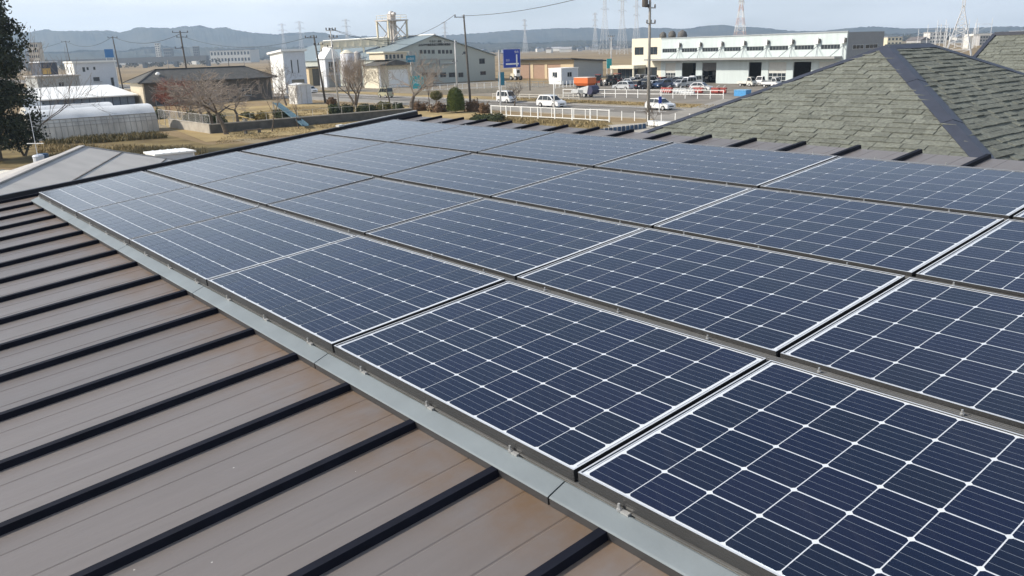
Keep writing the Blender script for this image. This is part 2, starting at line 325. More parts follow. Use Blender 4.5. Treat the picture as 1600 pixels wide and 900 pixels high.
fm.m = [1 if all(abs(fm.v[i][2]) < 1e-6 for i in f) else 0 for f in fm.f]
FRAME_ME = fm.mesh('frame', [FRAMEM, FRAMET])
BACK_ME = MB().box(LIP, PW - LIP, LIP, PD - LIP, -.007, -.0040).mesh('backsheet', BACKM)
RIB_ME = MB().box(0, .0022, LIP + .02, PD - LIP - .02, -.0040, -.0036).mesh('ribbon', RIBM)
ordn = ['first from the roof verge', 'second from the roof verge', 'third from the roof verge', 'fourth from the roof verge', 'fifth from the roof verge', 'sixth from the roof verge']
rown = ['front row beside the grey flashing', 'second row from the grey flashing', 'third row from the grey flashing', 'back row along the roof top']
cx0 = (PW - (9 * CX + 8 * GX)) / 2 + CX / 2; cy0 = (PD - (6 * CELL + 5 * GY)) / 2 + h
rng = random.Random(5)
for j in range(NROW):
    for i in range(NCOL):
        ox, oy = i * PX + .009, j * PY
        p = thing('solar_panel', 'solar panel in the %s, %s' % (rown[j], ordn[i]), 'solar panel', RW(ox, oy, rng.uniform(-.0006, .0006)), 0, 'solar panels on the brown roof')
        mt = ROOFM @ Matrix.Rotation(rng.uniform(-.004, .004), 3, 'X') @ Matrix.Rotation(rng.uniform(-.002, .002), 3, 'Y'); p.rotation_euler = mt.to_euler()
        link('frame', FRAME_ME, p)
        bs = link('backsheet', BACK_ME, p)
        link('ribbon', RIB_ME, bs, (LIP + .006, 0, 0)); link('ribbon', RIB_ME, bs, (PW - LIP - .008, 0, 0))
        for b in range(6):
            for a in range(9): link('cell', CELL_ME, p, (cx0 + a * (CX + GX), cy0 + b * (CELL + GY), -.0031))
# ================================================================== ground, roads, hills, air
def proj(p):
    c = WM.T @ (np.array(p) - np.array([0, 0, H])); return 800 + FPX * c[0] / c[2], 450 + FPX * c[1] / c[2]
def span(P, d, px, z=4.0):          # how far along d from P until column px
    b = WM.T @ (np.array([P[0], P[1], z]) - np.array([0, 0, H])); e = WM.T @ np.array([d[0], d[1], 0.0]); k = (px - 800) / FPX
    return float((k * b[2] - b[0]) / (e[0] - k * e[2]))
def zrow(p, py):                    # height over the spot p that shows at row py
    b = WM.T @ (np.array([p[0], p[1], 0]) - np.array([0, 0, H])); e = WM.T @ np.array([0, 0, 1.0]); k = (py - 450) / FPX
    return float((k * b[2] - b[1]) / (e[1] - k * e[2]))
def spot(px, Y, z=1.0):             # the point of the ground at forward distance Y in column px
    py = hor(px) + 60
    for _ in range(4):
        p = at(px, py, Y); py = proj((p.x, p.y, z))[1]
    return Vector((p.x, p.y, 0))

def ground_mat():
    m = bpy.data.materials.new('farmland'); m.use_nodes = True; t = m.node_tree; b = t.nodes['Principled BSDF']; l = t.links.new
    ge = N(t, 'ShaderNodeNewGeometry'); mp = N(t, 'ShaderNodeMapping'); mp.inputs['Rotation'].default_value = (0, 0, -YAW); l(ge.outputs['Position'], mp.inputs['Vector'])
    br = N(t, 'ShaderNodeTexBrick'); br.inputs['Scale'].default_value = 1; br.inputs['Brick Width'].default_value = 110; br.inputs['Row Height'].default_value = 34; br.inputs['Mortar Size'].default_value = 1.1
    br.inputs['Color1'].default_value = (.19, .14, .08, 1); br.inputs['Color2'].default_value = (.29, .215, .12, 1); br.inputs['Mortar'].default_value = (.27, .22, .14, 1); br.inputs['Bias'].default_value = 0
    l(mp.outputs['Vector'], br.inputs['Vector'])
    n = N(t, 'ShaderNodeTexNoise'); n.inputs['Scale'].default_value = .06; n.inputs['Detail'].default_value = 8; n.inputs['Roughness'].default_value = .7; l(ge.outputs['Position'], n.inputs['Vector'])
    x = N(t, 'ShaderNodeMixRGB', blend_type='OVERLAY'); x.inputs['Fac'].default_value = .55; l(br.outputs['Color'], x.inputs['Color1']); l(n.outputs['Fac'], x.inputs['Color2'])
    l(x.outputs['Color'], b.inputs['Base Color']); b.inputs['Roughness'].default_value = .95; b.inputs['Specular IOR Level'].default_value = .1
    return m
def gpoly(pts, z): return MB().face([(p[0], p[1], z) for p in pts])
R0 = 6400
struct('ground', MB().face([(R0 * math.cos(a), R0 * math.sin(a), 0) for a in np.linspace(0, 2 * math.pi, 97)[:-1]]), ground_mat())
ASPH = mat('asphalt', (.15, .135, .113), .9, var=.32, scale=.22, bump=.2, coords='Object', detail=8)
PAVE = mat('pale_paving', (.26, .24, .205), .9, var=.15, scale=.6)
LAWN = mat('dry_lawn', (.33, .25, .125), .95, var=.3, scale=.12, bump=.4, bscale=3, detail=9, spec=.1)
GRAV = mat('yard_gravel', (.24, .21, .165), .95, var=.2, scale=.3, detail=8, spec=.1)
SOIL = mat('dry_soil', (.155, .112, .06), .95, var=.35, scale=.3, detail=9, bump=.6, bscale=2, spec=.1, col2=(.25, .195, .09))
PAINT = mat('road_paint', (.72, .71, .68), .7, var=.1)
CONC = mat('concrete', (.36, .33, .28), .9, var=.2, scale=.8, detail=8)
CONCD = mat('weathered_shaded_concrete', (.10, .095, .085), .92, var=.3, scale=1.2, detail=8)
VR0, VR1 = 78.5, 88.0       # the road runs along U between these
def uvsheet(u0, u1, v0, v1, z): return gpoly([uv(u0, v0), uv(u1, v0), uv(u1, v1), uv(u0, v1)], z)
struct('road', uvsheet(-900, 260, VR0, VR1, .008), ASPH)
for k, (v, w) in enumerate(((VR0 + .7, .16), (VR1 - .7, .16))): struct('edge_line', uvsheet(-500, 200, v - w, v + w, .012), PAINT)
dash = MB()
for u in range(-300, 120, 9): dash.face([(*uv(u, (VR0 + VR1) / 2 - .1)[:2], .012), (*uv(u + 5, (VR0 + VR1) / 2 - .1)[:2], .012), (*uv(u + 5, (VR0 + VR1) / 2 + .1)[:2], .012), (*uv(u, (VR0 + VR1) / 2 + .1)[:2], .012)])
struct('centre_line', dash, PAINT)
sw = MB(); c = [uv(-900, 73.6), uv(200, 73.6), uv(200, VR0), uv(-900, VR0)]; sw.prism([(p.x, p.y) for p in c], 0, .14); struct('pavement', sw, PAVE)
kb = MB(); c = [uv(-900, VR1), uv(-20, VR1), uv(-20, VR1 + .6), uv(-900, VR1 + .6)]; kb.prism([(p.x, p.y) for p in c], 0, .13); struct('kerb', kb, PAVE)
struct('verge_grass', uvsheet(-400, -57, VR1 + .6, VR1 + 7, .006), LAWN)
struct('verge_grass', uvsheet(-56, 60, VR1 + .6, VR1 + 5.2, .006), LAWN)
# machinery yard in front of the workshop, store yard in front of the white gabled hall, path crossing the road
yd = [G(880, 152), G(1300, 170), G(1420, 150), G(1330, 118), G(985, 121), G(900, 134)]
struct('machinery_yard', gpoly(yd, .010), mat('worn_yard_asphalt', (.185, .163, .132), .92, var=.3, scale=.25, detail=8))
struct('store_yard', uvsheet(-260, -62, VR1 + 8, VR1 + 48, .004), GRAV)
struct('footpath', gpoly([G(1000, 196), G(1060, 176), G(1130, 156), G(1175, 157), G(1120, 176), G(1060, 205)], .15), PAVE)
struct('side_lane', gpoly([G(860, 150), G(1050, 152), G(1050, 140), G(870, 138)], .009), GRAV)
struct('concrete_apron', gpoly([G(944, 196), G(1040, 190), G(1060, 206), G(950, 214)], .02), CONC)
# park: dry lawn, raised soil of the field by the polytunnels
struct('park_lawn', gpoly([G(322, 222), G(640, 196), G(790, 190), G(770, 172), G(560, 164), G(455, 163), G(330, 170), G(240, 190)], .02), LAWN)
struct('allotment_soil', gpoly([G(-80, 262), G(340, 262), G(480, 222), G(322, 226), G(250, 208), G(60, 224), G(-80, 228)], .012), SOIL)
struct('scrub_ground', gpoly([G(640, 215), G(1000, 240), G(950, 186), G(770, 181), G(640, 190)], .016), SOIL)

# hills: one terrain whose skyline follows the photograph's ridge
SK = [(-700, 66), (-300, 68), (0, 66), (60, 66), (110, 62), (190, 57), (235, 60), (262, 53), (300, 50), (350, 48), (400, 52), (450, 56), (520, 54), (600, 58), (660, 58), (700, 56), (760, 52), (830, 47), (880, 45), (930, 45), (955, 48), (1000, 46), (1060, 48), (1100, 44), (1120, 42), (1160, 46), (1190, 45), (1220, 49), (1270, 52), (1300, 49), (1350, 44), (1400, 47), (1500, 47), (1560, 44), (1600, 46), (1900, 40), (2400, 30)]
rs = np.random.RandomState(3)
def fbm1(x, seed, oct=6, f0=1.0):
    r = np.random.RandomState(seed); y = np.zeros_like(x); a = 1.0; f = f0
    for _ in range(oct): y += a * np.sin(x * f + r.uniform(0, 6.28)) * np.cos(x * f * .73 + r.uniform(0, 6.28)); a *= .55; f *= 2.1
    return y
def hills(name, rr, frac, seed, wob, thick, m, tree):
    ths = np.linspace(R_(-62), R_(62), 1500); pxs = 800 + FPX * np.tan(ths) * 1.0; pxs = np.clip(pxs / 1.0, -700, 2400)
    top = np.interp(pxs, [a for a, _ in SK], [b for _, b in SK]); hz = np.array([hor(p) for p in pxs]); kk = np.exp(-np.linspace(-2, 2, 41) ** 2); kk /= kk.sum(); top = np.convolve(np.pad(top, 20, mode='edge'), kk, mode='valid')
    d = np.sqrt(1 + ((pxs - 800) / FPX) ** 2)
    hgt = H + (hz - top) / FPX * .96 * rr * d * .98
    hgt = hgt * frac + wob * fbm1(ths * 30, seed) ; hgt = np.maximum(hgt, 6)
    rows = [(-1.0, 0.0), (-.75, .14), (-.5, .40), (-.3, .66), (-.14, .9), (-.03, .982), (0, 1.0), (.04, .97), (.2, .8), (.6, .3), (1.0, 0.0)]
    vs = []; nR = len(rows); nT = len(ths)
    for j, (q, hh) in enumerate(rows):
        rad = rr + q * thick + 60 * fbm1(ths * 22 + j * 1.7, seed + 9)
        zz = hgt * hh * (1 + (.10 * fbm1(ths * 38 + j * .5, seed + 5) if 0 < j < nR - 1 and q != 0 else 0)) + (tree * rs.uniform(-.5, 1, nT) * (1.0 if hh == 1.0 else .25) if hh > 0 else 0)
        if hh == 0: zz = np.full(nT, -.6)
        vs += [(r * math.sin(a), r * math.cos(a), float(z)) for r, a, z in zip(rad, ths, zz)]
    fs = [(j * nT + i, j * nT + i + 1, (j + 1) * nT + i + 1, (j + 1) * nT + i) for j in range(nR - 1) for i in range(nT - 1)]
    return struct(name, MB().add(vs, [f[::-1] for f in fs]), m)
HILLM = mat('wooded_hillside', (.035, .042, .030), 1.0, var=.4, scale=.012, detail=10, spec=0.0, coords='Object', col2=(.085, .075, .05))
hills('wooded_hills', 4600, 1.0, 11, 3, 900, HILLM, 3.5)
hills('foothills', 3000, .42, 23, 5, 520, HILLM, 3)
# the air between
hb = MB().box(-6500, 6500, -400, 6500, -1.5, 330)
vm = bpy.data.materials.new('thin_haze'); vm.use_nodes = True; vt = vm.node_tree; vt.nodes.clear()
pv = N(vt, 'ShaderNodeVolumePrincipled'); pv.inputs['Color'].default_value = (.62, .80, 1.0, 1); pv.inputs['Density'].default_value = .00020; pv.inputs['Anisotropy'].default_value = .2
ov = N(vt, 'ShaderNodeOutputMaterial'); vt.links.new(pv.outputs['Volume'], ov.inputs['Volume'])
vm.cycles.homogeneous_volume = True
hb.build('haze', vm, kind='stuff')
# ================================================================== neighbouring shingle roofs
SHING = mat('green_grey_shingle', (.165, .174, .150), .95, var=.22, scale=22, bump=.6, bscale=260, spec=.15, randobj=.15, detail=6, col2=(.215, .225, .19))
HIPM = mat('slate_hip_metal', (.036, .041, .058), .5, var=.15, scale=6)
UNDER = mat('roof_felt', (.035, .035, .03), .95, var=.2)
def clip(poly, n, c):      # keep n.p <= c
    out = []
    for a, b in zip(poly, poly[1:] + poly[:1]):
        da, db = n[0] * a[0] + n[1] * a[1] - c, n[0] * b[0] + n[1] * b[1] - c
        if da <= 0: out.append(a)
        if da * db < 0: k = da / (da - db); out.append((a[0] + (b[0] - a[0]) * k, a[1] + (b[1] - a[1]) * k))
    return out
def shingle_face(parent, org, ex, es, en, width_at, smax, s_off, expo, seed, keep, tw=.43):
    """tabs laid in courses on the face with origin org, ex along the courses, es down the slope, en outward;
       width_at(s) gives (xmin, xmax) at slope distance s; keep: how many of the nearest tabs are parts of their own"""
    r = random.Random(seed); tabs = []
    nc = int(smax / expo) + 1
    for c in range(nc):
        s0 = s_off + c * expo
        x = width_at(s0 + expo)[0] - r.uniform(0, .4)
        xm = width_at(s0 + expo)[1]
        while x < xm:
            w = r.choice((.11, .14, .17, .20, .24)) * tw / .30; th = r.choice((.005, .009, .017, .022)); tabs.append((c, s0, x, x + w, th, r.uniform(-.006, .004))); x += w
    def polyof(t):
        c, s0, a, b, th, j = t; s1 = s0 + expo + j
        p = [(a + .004, s0 - .03), (b - .004, s0 - .03), (b - .004, s1), (a + .004, s1)]
        (l0, r0), (l1, r1) = width_at(0), width_at(1)
        nl = (-1.0, (l1 - l0)); nr = (1.0, -(r1 - r0))
        return clip(clip(clip(p, nl, -l0), nr, r0), (0, 1), smax)
    def geom(mb, t):
        p = polyof(t)
        if len(p) < 3: return False
        c, s0, a, b, th, j = t
        lift = lambda s: .003 + .007 * max(0, min(1, (s - s0 + .03) / (expo + .03)))
        topv = [org + ex * x + es * s + en * (lift(s) + th * (1 if s > s0 else .4)) for x, s in p]; bot = [org + ex * x + es * s + en * .001 for x, s in p]
        n = len(p); ctr = sum(topv, Vector()) / n
        fs = [tuple(range(n)), *[(k, n + k, n + (k + 1) % n, (k + 1) % n) for k in range(n)]]
        nrm = (topv[1] - topv[0]).cross(topv[2] - topv[0])
        if nrm.dot(en) < 0: fs = [f[::-1] for f in fs]
        mb.add(topv + bot, fs); return True
    eye = Vector((0, 0, H))
    def key(t):
        m = org + ex * ((t[2] + t[3]) / 2) + es * (t[1] + expo / 2); q = proj(m)
        vis = 0 if (-10 < q[0] < 1610 and q[1] < 262) else 1
        return (vis, (m - eye).length)
    tabs.sort(key=key)
    for t in tabs[:keep]:
        mb = MB()
        if geom(mb, t): mb.build('shingle', SHING, parent)
    mb = MB(); any_ = False
    for t in tabs[keep:]: any_ = geom(mb, t) or any_
    if any_: mb.build('shingle_field', SHING, parent, kind='stuff')

def hip_house(name, label, apex_px, dist, ridge_len, run, pitch, keep, expo, cap_w, seed):
    d = Vector(ray(*apex_px)); d = d / math.hypot(d.x, d.y) * dist; A = Vector((d.x, d.y, H + d.z))
    t = math.tan(R_(pitch)); D = A + V * ridge_len
    root = thing(name, label, 'house', (A.x, A.y, 0), 0)
    o = Vector((A.x, A.y, 0)); LA = A - o; LD = D - o; dz = Vector((0, 0, -run * t))
    B = LA + (U - V) * run + dz; C = LA + (-U - V) * run + dz; E = LD + (U + V) * run + dz; F = LD + (-U + V) * run + dz
    mb = MB(); g = Vector((0, 0, -.012))
    for f in ([LA, C, B], [LA, B, E, LD], [LD, E, F], [LD, F, C, LA]): mb.face([p + g for p in f])
    mb.face([p + g - Vector((0, 0, .08)) for p in (B, C, F, E)])
    mb.build('roof', UNDER, root); rf = root.children[-1]
    # end face (towards -V) and the face towards +U
    sl = math.hypot(1, t); es = (-V + Vector((0, 0, -t))) / sl; en = (-V * t + Vector((0, 0, 1))).normalized(); k = 1 / sl
    shingle_face(rf, LA + o - o, U.copy(), es, en, lambda s: (-s * k, s * k), run * sl, -.05, expo, seed, keep[0])
    es2 = (U + Vector((0, 0, -t))) / sl; en2 = (U * t + Vector((0, 0, 1))).normalized()
    shingle_face(rf, LA.copy(), V.copy(), es2, en2, lambda s: (-s * k, ridge_len + s * k), run * sl, -.05, expo, seed + 1, keep[1])
    # hip and ridge caps: folded metal, a little proud of the shingles
    def cap(p0, p1, n1, n2, nm='hip_cap', w=cap_w):
        dd = (p1 - p0).normalized(); a1 = dd.cross(n1).normalized(); a2 = dd.cross(n2).normalized()
        if a1.dot(n2) > 0: a1 = -a1
        if a2.dot(n1) > 0: a2 = -a2
        up = (n1 + n2).normalized(); pts = [a1 * w + n1 * .004, a1 * w + n1 * .026, up * .032 , a2 * w + n2 * .026, a2 * w + n2 * .004]
        ln = (p1 - p0).length; ns = max(1, round(ln / 1.55))
        for sgi in range(ns):       # lapped lengths of folded metal
            a_, b_ = p0 + dd * (ln * sgi / ns), p0 + dd * (ln * (sgi + 1) / ns + (.05 if sgi < ns - 1 else 0)); lf0, lf1 = up * 0, up * (.006 if sgi < ns - 1 else 0); mb = MB()
            for x, y in zip(pts[:-1], pts[1:]): mb.face([a_ + x + lf0, b_ + x + lf1, b_ + y + lf1, a_ + y + lf0])
            mb.face([a_ + x + lf0 for x in pts]); mb.face([b_ + x + lf1 for x in pts[::-1]]); mb.build(nm, HIPM, rf)
    n3 = (-U * t + Vector((0, 0, 1))).normalized(); n4 = (V * t + Vector((0, 0, 1))).normalized()
    cap(LA, B, en, en2); cap(LA, C, en, n3, w=cap_w * .6); cap(LD, E, en2, n4); cap(LA - V * .03, LD + V * .03, en2, n3, 'ridge_cap')
    q = run - .35
    c = [LA + (U - V) * q, LA + (-U - V) * q, LD + (-U + V) * q, LD + (U + V) * q]
    MB().prism([(p.x, p.y) for p in c], 0, LA.z - run * t - .08).build('wall', STUCCO, root)
    return root
hip_house('shingled_house', 'neighbouring house with green grey shingled hip roof and slate blue hip caps', (1385, 73), 16.2, 1.6, 6.3, 25.5, (300, 0), .134, .15, 3)
# the second face gets its own parts too: 300 in all on one thing, the rest joined
# second roof further right: plain gable, its lit slope towards the camera, ridge running right along U
d = Vector(ray(1556, 54)); d = d / math.hypot(d.x, d.y) * 27; A2 = Vector((d.x, d.y, H + d.z)); g2 = thing('gabled_house', 'second shingled roof further right behind the nearer shingled house', 'house', (A2.x, A2.y, 0), 0)
t2 = math.tan(R_(27)); s2 = math.hypot(1, t2); run2, L2_ = 5.6, 12.0; z2 = Vector((0, 0, A2.z)); Zd = Vector((0, 0, -run2 * t2))
mb = MB(); gg = Vector((0, 0, -.012))
for f in ([z2, z2 - V * run2 + Zd, z2 - V * run2 + Zd + U * L2_, z2 + U * L2_], [z2, z2 + U * L2_, z2 + U * L2_ + V * run2 + Zd, z2 + V * run2 + Zd]): mb.face([p + gg for p in f])
mb.build('roof', UNDER, g2); rf2 = g2.children[-1]
shingle_face(rf2, z2.copy(), U.copy(), (-V + Vector((0, 0, -t2))) / s2, (-V * t2 + Vector((0, 0, 1))).normalized(), lambda s: (0.0, L2_), run2 * s2, -.05, .152, 17, 150)
for nm, q0, q1, w_ in (('rake_trim', z2 - U * .02, z2 - V * run2 + Zd - U * .02, .10), ('ridge_cap', z2 + Vector((0, 0, .02)), z2 + U * L2_ + Vector((0, 0, .02)), .2)): MB().bar(q0, q1, w_, .09).build(nm, HIPM, rf2)
mb = MB(); qs = [z2 + U * .3, z2 - V * run2 * .92 + Zd * .92 + U * .3, Vector((*(-V * run2 * .92 + U * .3)[:2], 0)), Vector((*(V * run2 * .92 + U * .3)[:2], 0)), z2 + V * run2 * .92 + Zd * .92 + U * .3]
qs = [q - Vector((0, 0, .1)) if q.z > .5 else q for q in qs]; n = len(qs); mb.add(qs + [q + U * (L2_ - .6) for q in qs], [tuple(range(n)), tuple(range(2 * n - 1, n - 1, -1))] + [(k, n + k, n + (k + 1) % n, (k + 1) % n) for k in range(n)]); mb.build('wall', STUCCO, g2)

# ------------------------------------------------------------------ lower neighbour at the left: shallow sheet roof
SHEETG = mat('grey_roofing_sheet', (.42, .40, .37), .75, var=.10, scale=1.2, bump=.15, bscale=40, detail=8)
JOINT = mat('sheet_joint', (.11, .105, .095), .9, var=.3)
nb = thing('low_house', 'low house at the left under a plain pale grey sheet hip roof', 'house', (0, 0, 0), 0)
Dp = 24.0; a0 = at(128, 228.5, Dp); dr = Vector((math.sin(R_(-14)), math.cos(R_(-14)), 0)); sd_ = Vector((dr.y, -dr.x, 0)); sl = .30
nb.location = (a0.x, a0.y, 0); zA = a0.z
def NP(a, s, lift=0): p = -dr * a + sd_ * s; return Vector((p.x, p.y, zA - abs(s) * sl + lift))    # a: along the ridge towards us, s: sideways
rn = 7.5
mb = MB(); Lr = 16
mb.face([NP(0, 0), NP(Lr, 0), NP(Lr, rn), NP(-rn * .55, rn)])
mb.face([NP(0, 0), NP(-rn * .55, -rn), NP(Lr, -rn), NP(Lr, 0)]); mb.face([NP(0, 0), NP(-rn * .55, rn), NP(-rn * .55, -rn)])
mb.face([NP(Lr, 0), NP(Lr, -rn), NP(Lr, rn)]); mb.build('roof', SHEETG, nb); nrf = nb.children[-1]
for s in (.95, 2.05, 3.1, 4.2, 5.3):
    mb = MB(); p0, p1 = NP(-s * .55, s, .006), NP(Lr, s, .006); mb.bar(p0, p1, .035, .02); mb.build('sheet_joint', JOINT, nrf)
mb = MB(); mb.bar(NP(0, 0, .01), NP(Lr, 0, .01), .16, .03); mb.build('ridge_cap', SHEETG, nrf)
mb = MB(); mb.bar(NP(0, 0, .01), NP(-rn * .55, rn, .01), .10, .03); mb.build('hip_cap', SHEETG, nrf)
c = [NP(Lr - .5, -rn + .6), NP(Lr - .5, rn - .6), NP(-rn * .55 + .5, rn - .6), NP(-rn * .55 + .5, -rn + .6)]
MB().prism([(p.x, p.y) for p in c], 0, zA - rn * sl - .05).build('wall', STUCCO, nb)
# ================================================================== buildings
GLASS = mat('dark_window_glass', (.03, .038, .045), .08, var=.2)
WFRAME = mat('window_frame', (.45, .46, .46), .5, var=.05)
DARKIN = mat('interior', (.11, .105, .098), .9, var=.2)
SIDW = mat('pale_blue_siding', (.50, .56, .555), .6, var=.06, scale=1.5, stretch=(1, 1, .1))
SIDG = mat('shaded_grey_siding', (.22, .235, .25), .6, var=.08)
CREAM = mat('cream_render', (.66, .61, .48), .85, var=.07)
CANM = mat('canopy_grey', (.30, .30, .29), .7, var=.1)
SHUT = mat('white_shutter', (.52, .52, .48), .6, var=.06)
JAW = mat('sage_grey_siding', (.40, .425, .385), .7, var=.06, stretch=(6, 6, .15))
JAR = mat('slate_metal_roof', (.20, .245, .26), .5, var=.08)
WHITE = mat('white_paint', (.78, .78, .75), .6, var=.06)
BEIGE = mat('beige_siding', (.60, .53, .40), .75, var=.08)
LETTER = mat('black_lettering', (.02, .02, .022), .6, var=.05)
BROWN = mat('brown_shutter', (.33, .215, .15), .7, var=.1)
TAN = mat('tan_render', (.52, .42, .27), .8, var=.08)
ROOFD = mat('dark_roof', (.055, .052, .048), .75, var=.2)
ROOFGR = mat('grey_tile_roof', (.085, .083, .076), .85, var=.2, scale=1.2, bump=.5, bscale=7)
NAVY = mat('navy_siding', (.035, .045, .07), .6, var=.1)
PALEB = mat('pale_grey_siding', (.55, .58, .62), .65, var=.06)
GREYW = mat('grey_siding', (.33, .345, .34), .7, var=.1)
YELL = mat('ochre_panel', (.55, .36, .10), .7, var=.1)
STEEL = mat('galvanised_steel', (.52, .50, .45), .5, metal=.2, var=.12)
CREAMS = mat('cream_steel', (.62, .56, .42), .6, var=.1)
SILO = mat('silo_steel', (.50, .46, .42), .5, metal=.2, var=.15)

def corner(pxc, Y, pxl, pxr):
    """a building with its lit face along U (columns pxl..pxc) and its shaded end along V (pxc..pxr); local origin at the far left end of the lit face"""
    P = spot(pxc, Y); wl = -span(P, U, pxl); wr = span(P, V, pxr); return P - U * wl, wl, wr, P
def wallx(mb, x0, x1, z0, z1, y, t, ops=()):      # wall standing along x with openings (xa, xb, za, zb)
    xs_ = sorted({x0, x1, *[a for o in ops for a in o[:2] if x0 < a < x1]}); zs = sorted({z0, z1, *[a for o in ops for a in o[2:] if z0 < a < z1]})
    for a, b in zip(xs_[:-1], xs_[1:]):
        for c, d in zip(zs[:-1], zs[1:]):
            mx_, mz = (a + b) / 2, (c + d) / 2
            if not any(o[0] < mx_ < o[1] and o[2] < mz < o[3] for o in ops): mb.box(a, b, y, y + t, c, d)
    return mb
def window(par, x0, x1, z0, z1, y, nx=1, nz=1, name='window', fr=.07, frame=None, glass=None, ydir=1):
    """framed window in a face at y; panes are sub-parts set back in the frame"""
    mb = MB(); d0, d1 = y - .05 * ydir, y + .04 * ydir; lo, hi = min(d0, d1), max(d0, d1)
    mb.box(x0, x1, lo, hi, z0, z0 + fr).box(x0, x1, lo, hi, z1 - fr, z1).box(x0, x0 + fr, lo, hi, z0 + fr, z1 - fr).box(x1 - fr, x1, lo, hi, z0 + fr, z1 - fr)
    w = (x1 - x0) / nx; hh = (z1 - z0) / nz
    for k in range(1, nx): mb.box(x0 + k * w - fr / 2, x0 + k * w + fr / 2, lo, hi, z0 + fr, z1 - fr)
    for k in range(1, nz): mb.box(x0 + fr, x1 - fr, lo, hi, z0 + k * hh - fr / 2, z0 + k * hh + fr / 2)
    f = mb.build(name, frame or WFRAME, par)
    g0, g1 = sorted((y - .015 * ydir, y + .02 * ydir))
    for i in range(nx):
        for k in range(nz): MB().box(x0 + i * w + fr / 2, x0 + (i + 1) * w - fr / 2, g0, g1, z0 + k * hh + fr / 2, z0 + (k + 1) * hh - fr / 2).build('pane', glass or GLASS, f)
    return f
def windowy(par, y0, y1, z0, z1, x, ny=1, nz=1, frame=None, glass=None, fr=.07):     # the same in an end face at x (looking towards +x)
    mb = MB(); mb.box(x - .04, x + .05, y0, y1, z0, z0 + fr).box(x - .04, x + .05, y0, y1, z1 - fr, z1).box(x - .04, x + .05, y0, y0 + fr, z0 + fr, z1 - fr).box(x - .04, x + .05, y1 - fr, y1, z0 + fr, z1 - fr)
    w = (y1 - y0) / ny; hh = (z1 - z0) / nz
    for k in range(1, ny): mb.box(x - .04, x + .05, y0 + k * w - fr / 2, y0 + k * w + fr / 2, z0 + fr, z1 - fr)
    f = mb.build('window', frame or WFRAME, par)
    for i in range(ny):
        for k in range(nz): MB().box(x - .02, x + .015, y0 + i * w + fr / 2, y0 + (i + 1) * w - fr / 2, z0 + k * hh + fr / 2, z0 + (k + 1) * hh - fr / 2).build('pane', glass or GLASS, f)
    return f
def text_mesh(body, size, depth, m, name, parent, loc, rot):
    cu = bpy.data.curves.new(name, 'FONT'); cu.body = body; cu.size = size; cu.extrude = depth; cu.align_x = 'CENTER'; cu.align_y = 'CENTER'
    o = bpy.data.objects.new(name, cu); COL.objects.link(o); bpy.context.view_layer.update()
    me = bpy.data.meshes.new_from_object(o.evaluated_get(bpy.context.evaluated_depsgraph_get())); bpy.data.objects.remove(o)
    me.materials.clear(); me.materials.append(m); q = link(name, me, parent, loc); q.rotation_euler = rot; return q

# ---- the long workshop at the right
P0 = spot(987, 196); W_ = thing('workshop', 'long pale workshop with cream office end, canopy and open vehicle bays', 'building', P0, YAW)
lx = lambda px, z=6: span(P0, U, px, z); pu = lambda x: P0 + U * x
xc, xe = lx(1033), lx(1322); zt_, ztc = zrow(pu(lx(1180)), 55.5), zrow(P0, 62.5); zc = zrow(pu(lx(1130)), 91.2); dpt = span(pu(xe), V, 1378)
zr = lambda px, py: zrow(pu(lx(px)), py)
ups = [(991.5, 1005.5, 74, 86), (1014.5, 1027, 73.5, 85.5)]
cops = [(lx(a), lx(b), zr(a, d), zr(a, c)) for a, b, c, d in ups] + [(lx(1009), lx(1027), .4, zr(1015, 105))]
mb = MB(); wallx(mb, 0, xc, 0, ztc, 0, .3, cops); mb.box(0, .3, .3, 16, 0, ztc).box(.3, xc, 15.7, 16, 0, ztc); mb.box(0, xc, 0, 16, ztc + .002, ztc + .25); mb.build('office_wall', CREAM, W_)
for a, b, c, d in cops: window(W_, a, b, c, d, .12, 2, 1, frame=mat('bronze_frame', (.10, .085, .07), .6, var=.05))
zs0, zs1 = zr(1045, 82.2), zr(1045, 76)
strips = [(1034.8, 1057), (1065, 1089), (1097, 1122), (1131, 1157), (1166, 1193), (1202, 1231), (1241, 1271), (1282, 1312)]
zb = zr(1075, 98.3)
bays = [('shutter', 1040, 1056), ('open', 1066, 1088), ('half', 1098, 1120), ('open', 1171, 1191), ('shutter', 1202, 1230), ('open', 1241, 1269), ('shutter', 1281, 1310)]
mops = [(lx(a), lx(b), zs0, zs1) for a, b in strips] + [(lx(a), lx(b), .0, zb) for _, a, b in bays]
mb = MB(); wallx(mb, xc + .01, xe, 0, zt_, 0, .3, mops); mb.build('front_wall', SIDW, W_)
for px in np.linspace(xc + 1, xe, 26)[:-1]: pass
mb = MB(); e0, e1 = span(pu(xe), V, 1330), span(pu(xe), V, 1347); e2, e3 = span(pu(xe), V, 1350), span(pu(xe), V, 1369)
mb.box(xe - .3, xe + .004, .302, dpt, 0, zt_); mb.box(xc + .01, xe - .3, dpt - .3, dpt, 0, zt_); mb.build('end_wall', SIDG, W_)  # end wall darker than the front: its shade is put into the colour
for a, b in ((e0, e1), (e2, e3)): windowy(W_, a, b, zrow(pu(xe), 77.5), zrow(pu(xe), 70.5), xe + .01, 3)
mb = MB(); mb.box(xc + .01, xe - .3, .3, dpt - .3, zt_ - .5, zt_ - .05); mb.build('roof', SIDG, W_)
MB().box(xc - .1, xe + .15, -.12, .302, zt_ + .002, zt_ + .22).build('parapet', mat('parapet_cap', (.30, .33, .34), .5, var=.1), W_)
mb = MB(); x0, x1 = lx(1018), lx(1316); mb.box(x0, x1, -2.6, -.01, zc - .25, zc + .12); mb.build('canopy', CANM, W_); cn = W_.children[-1]
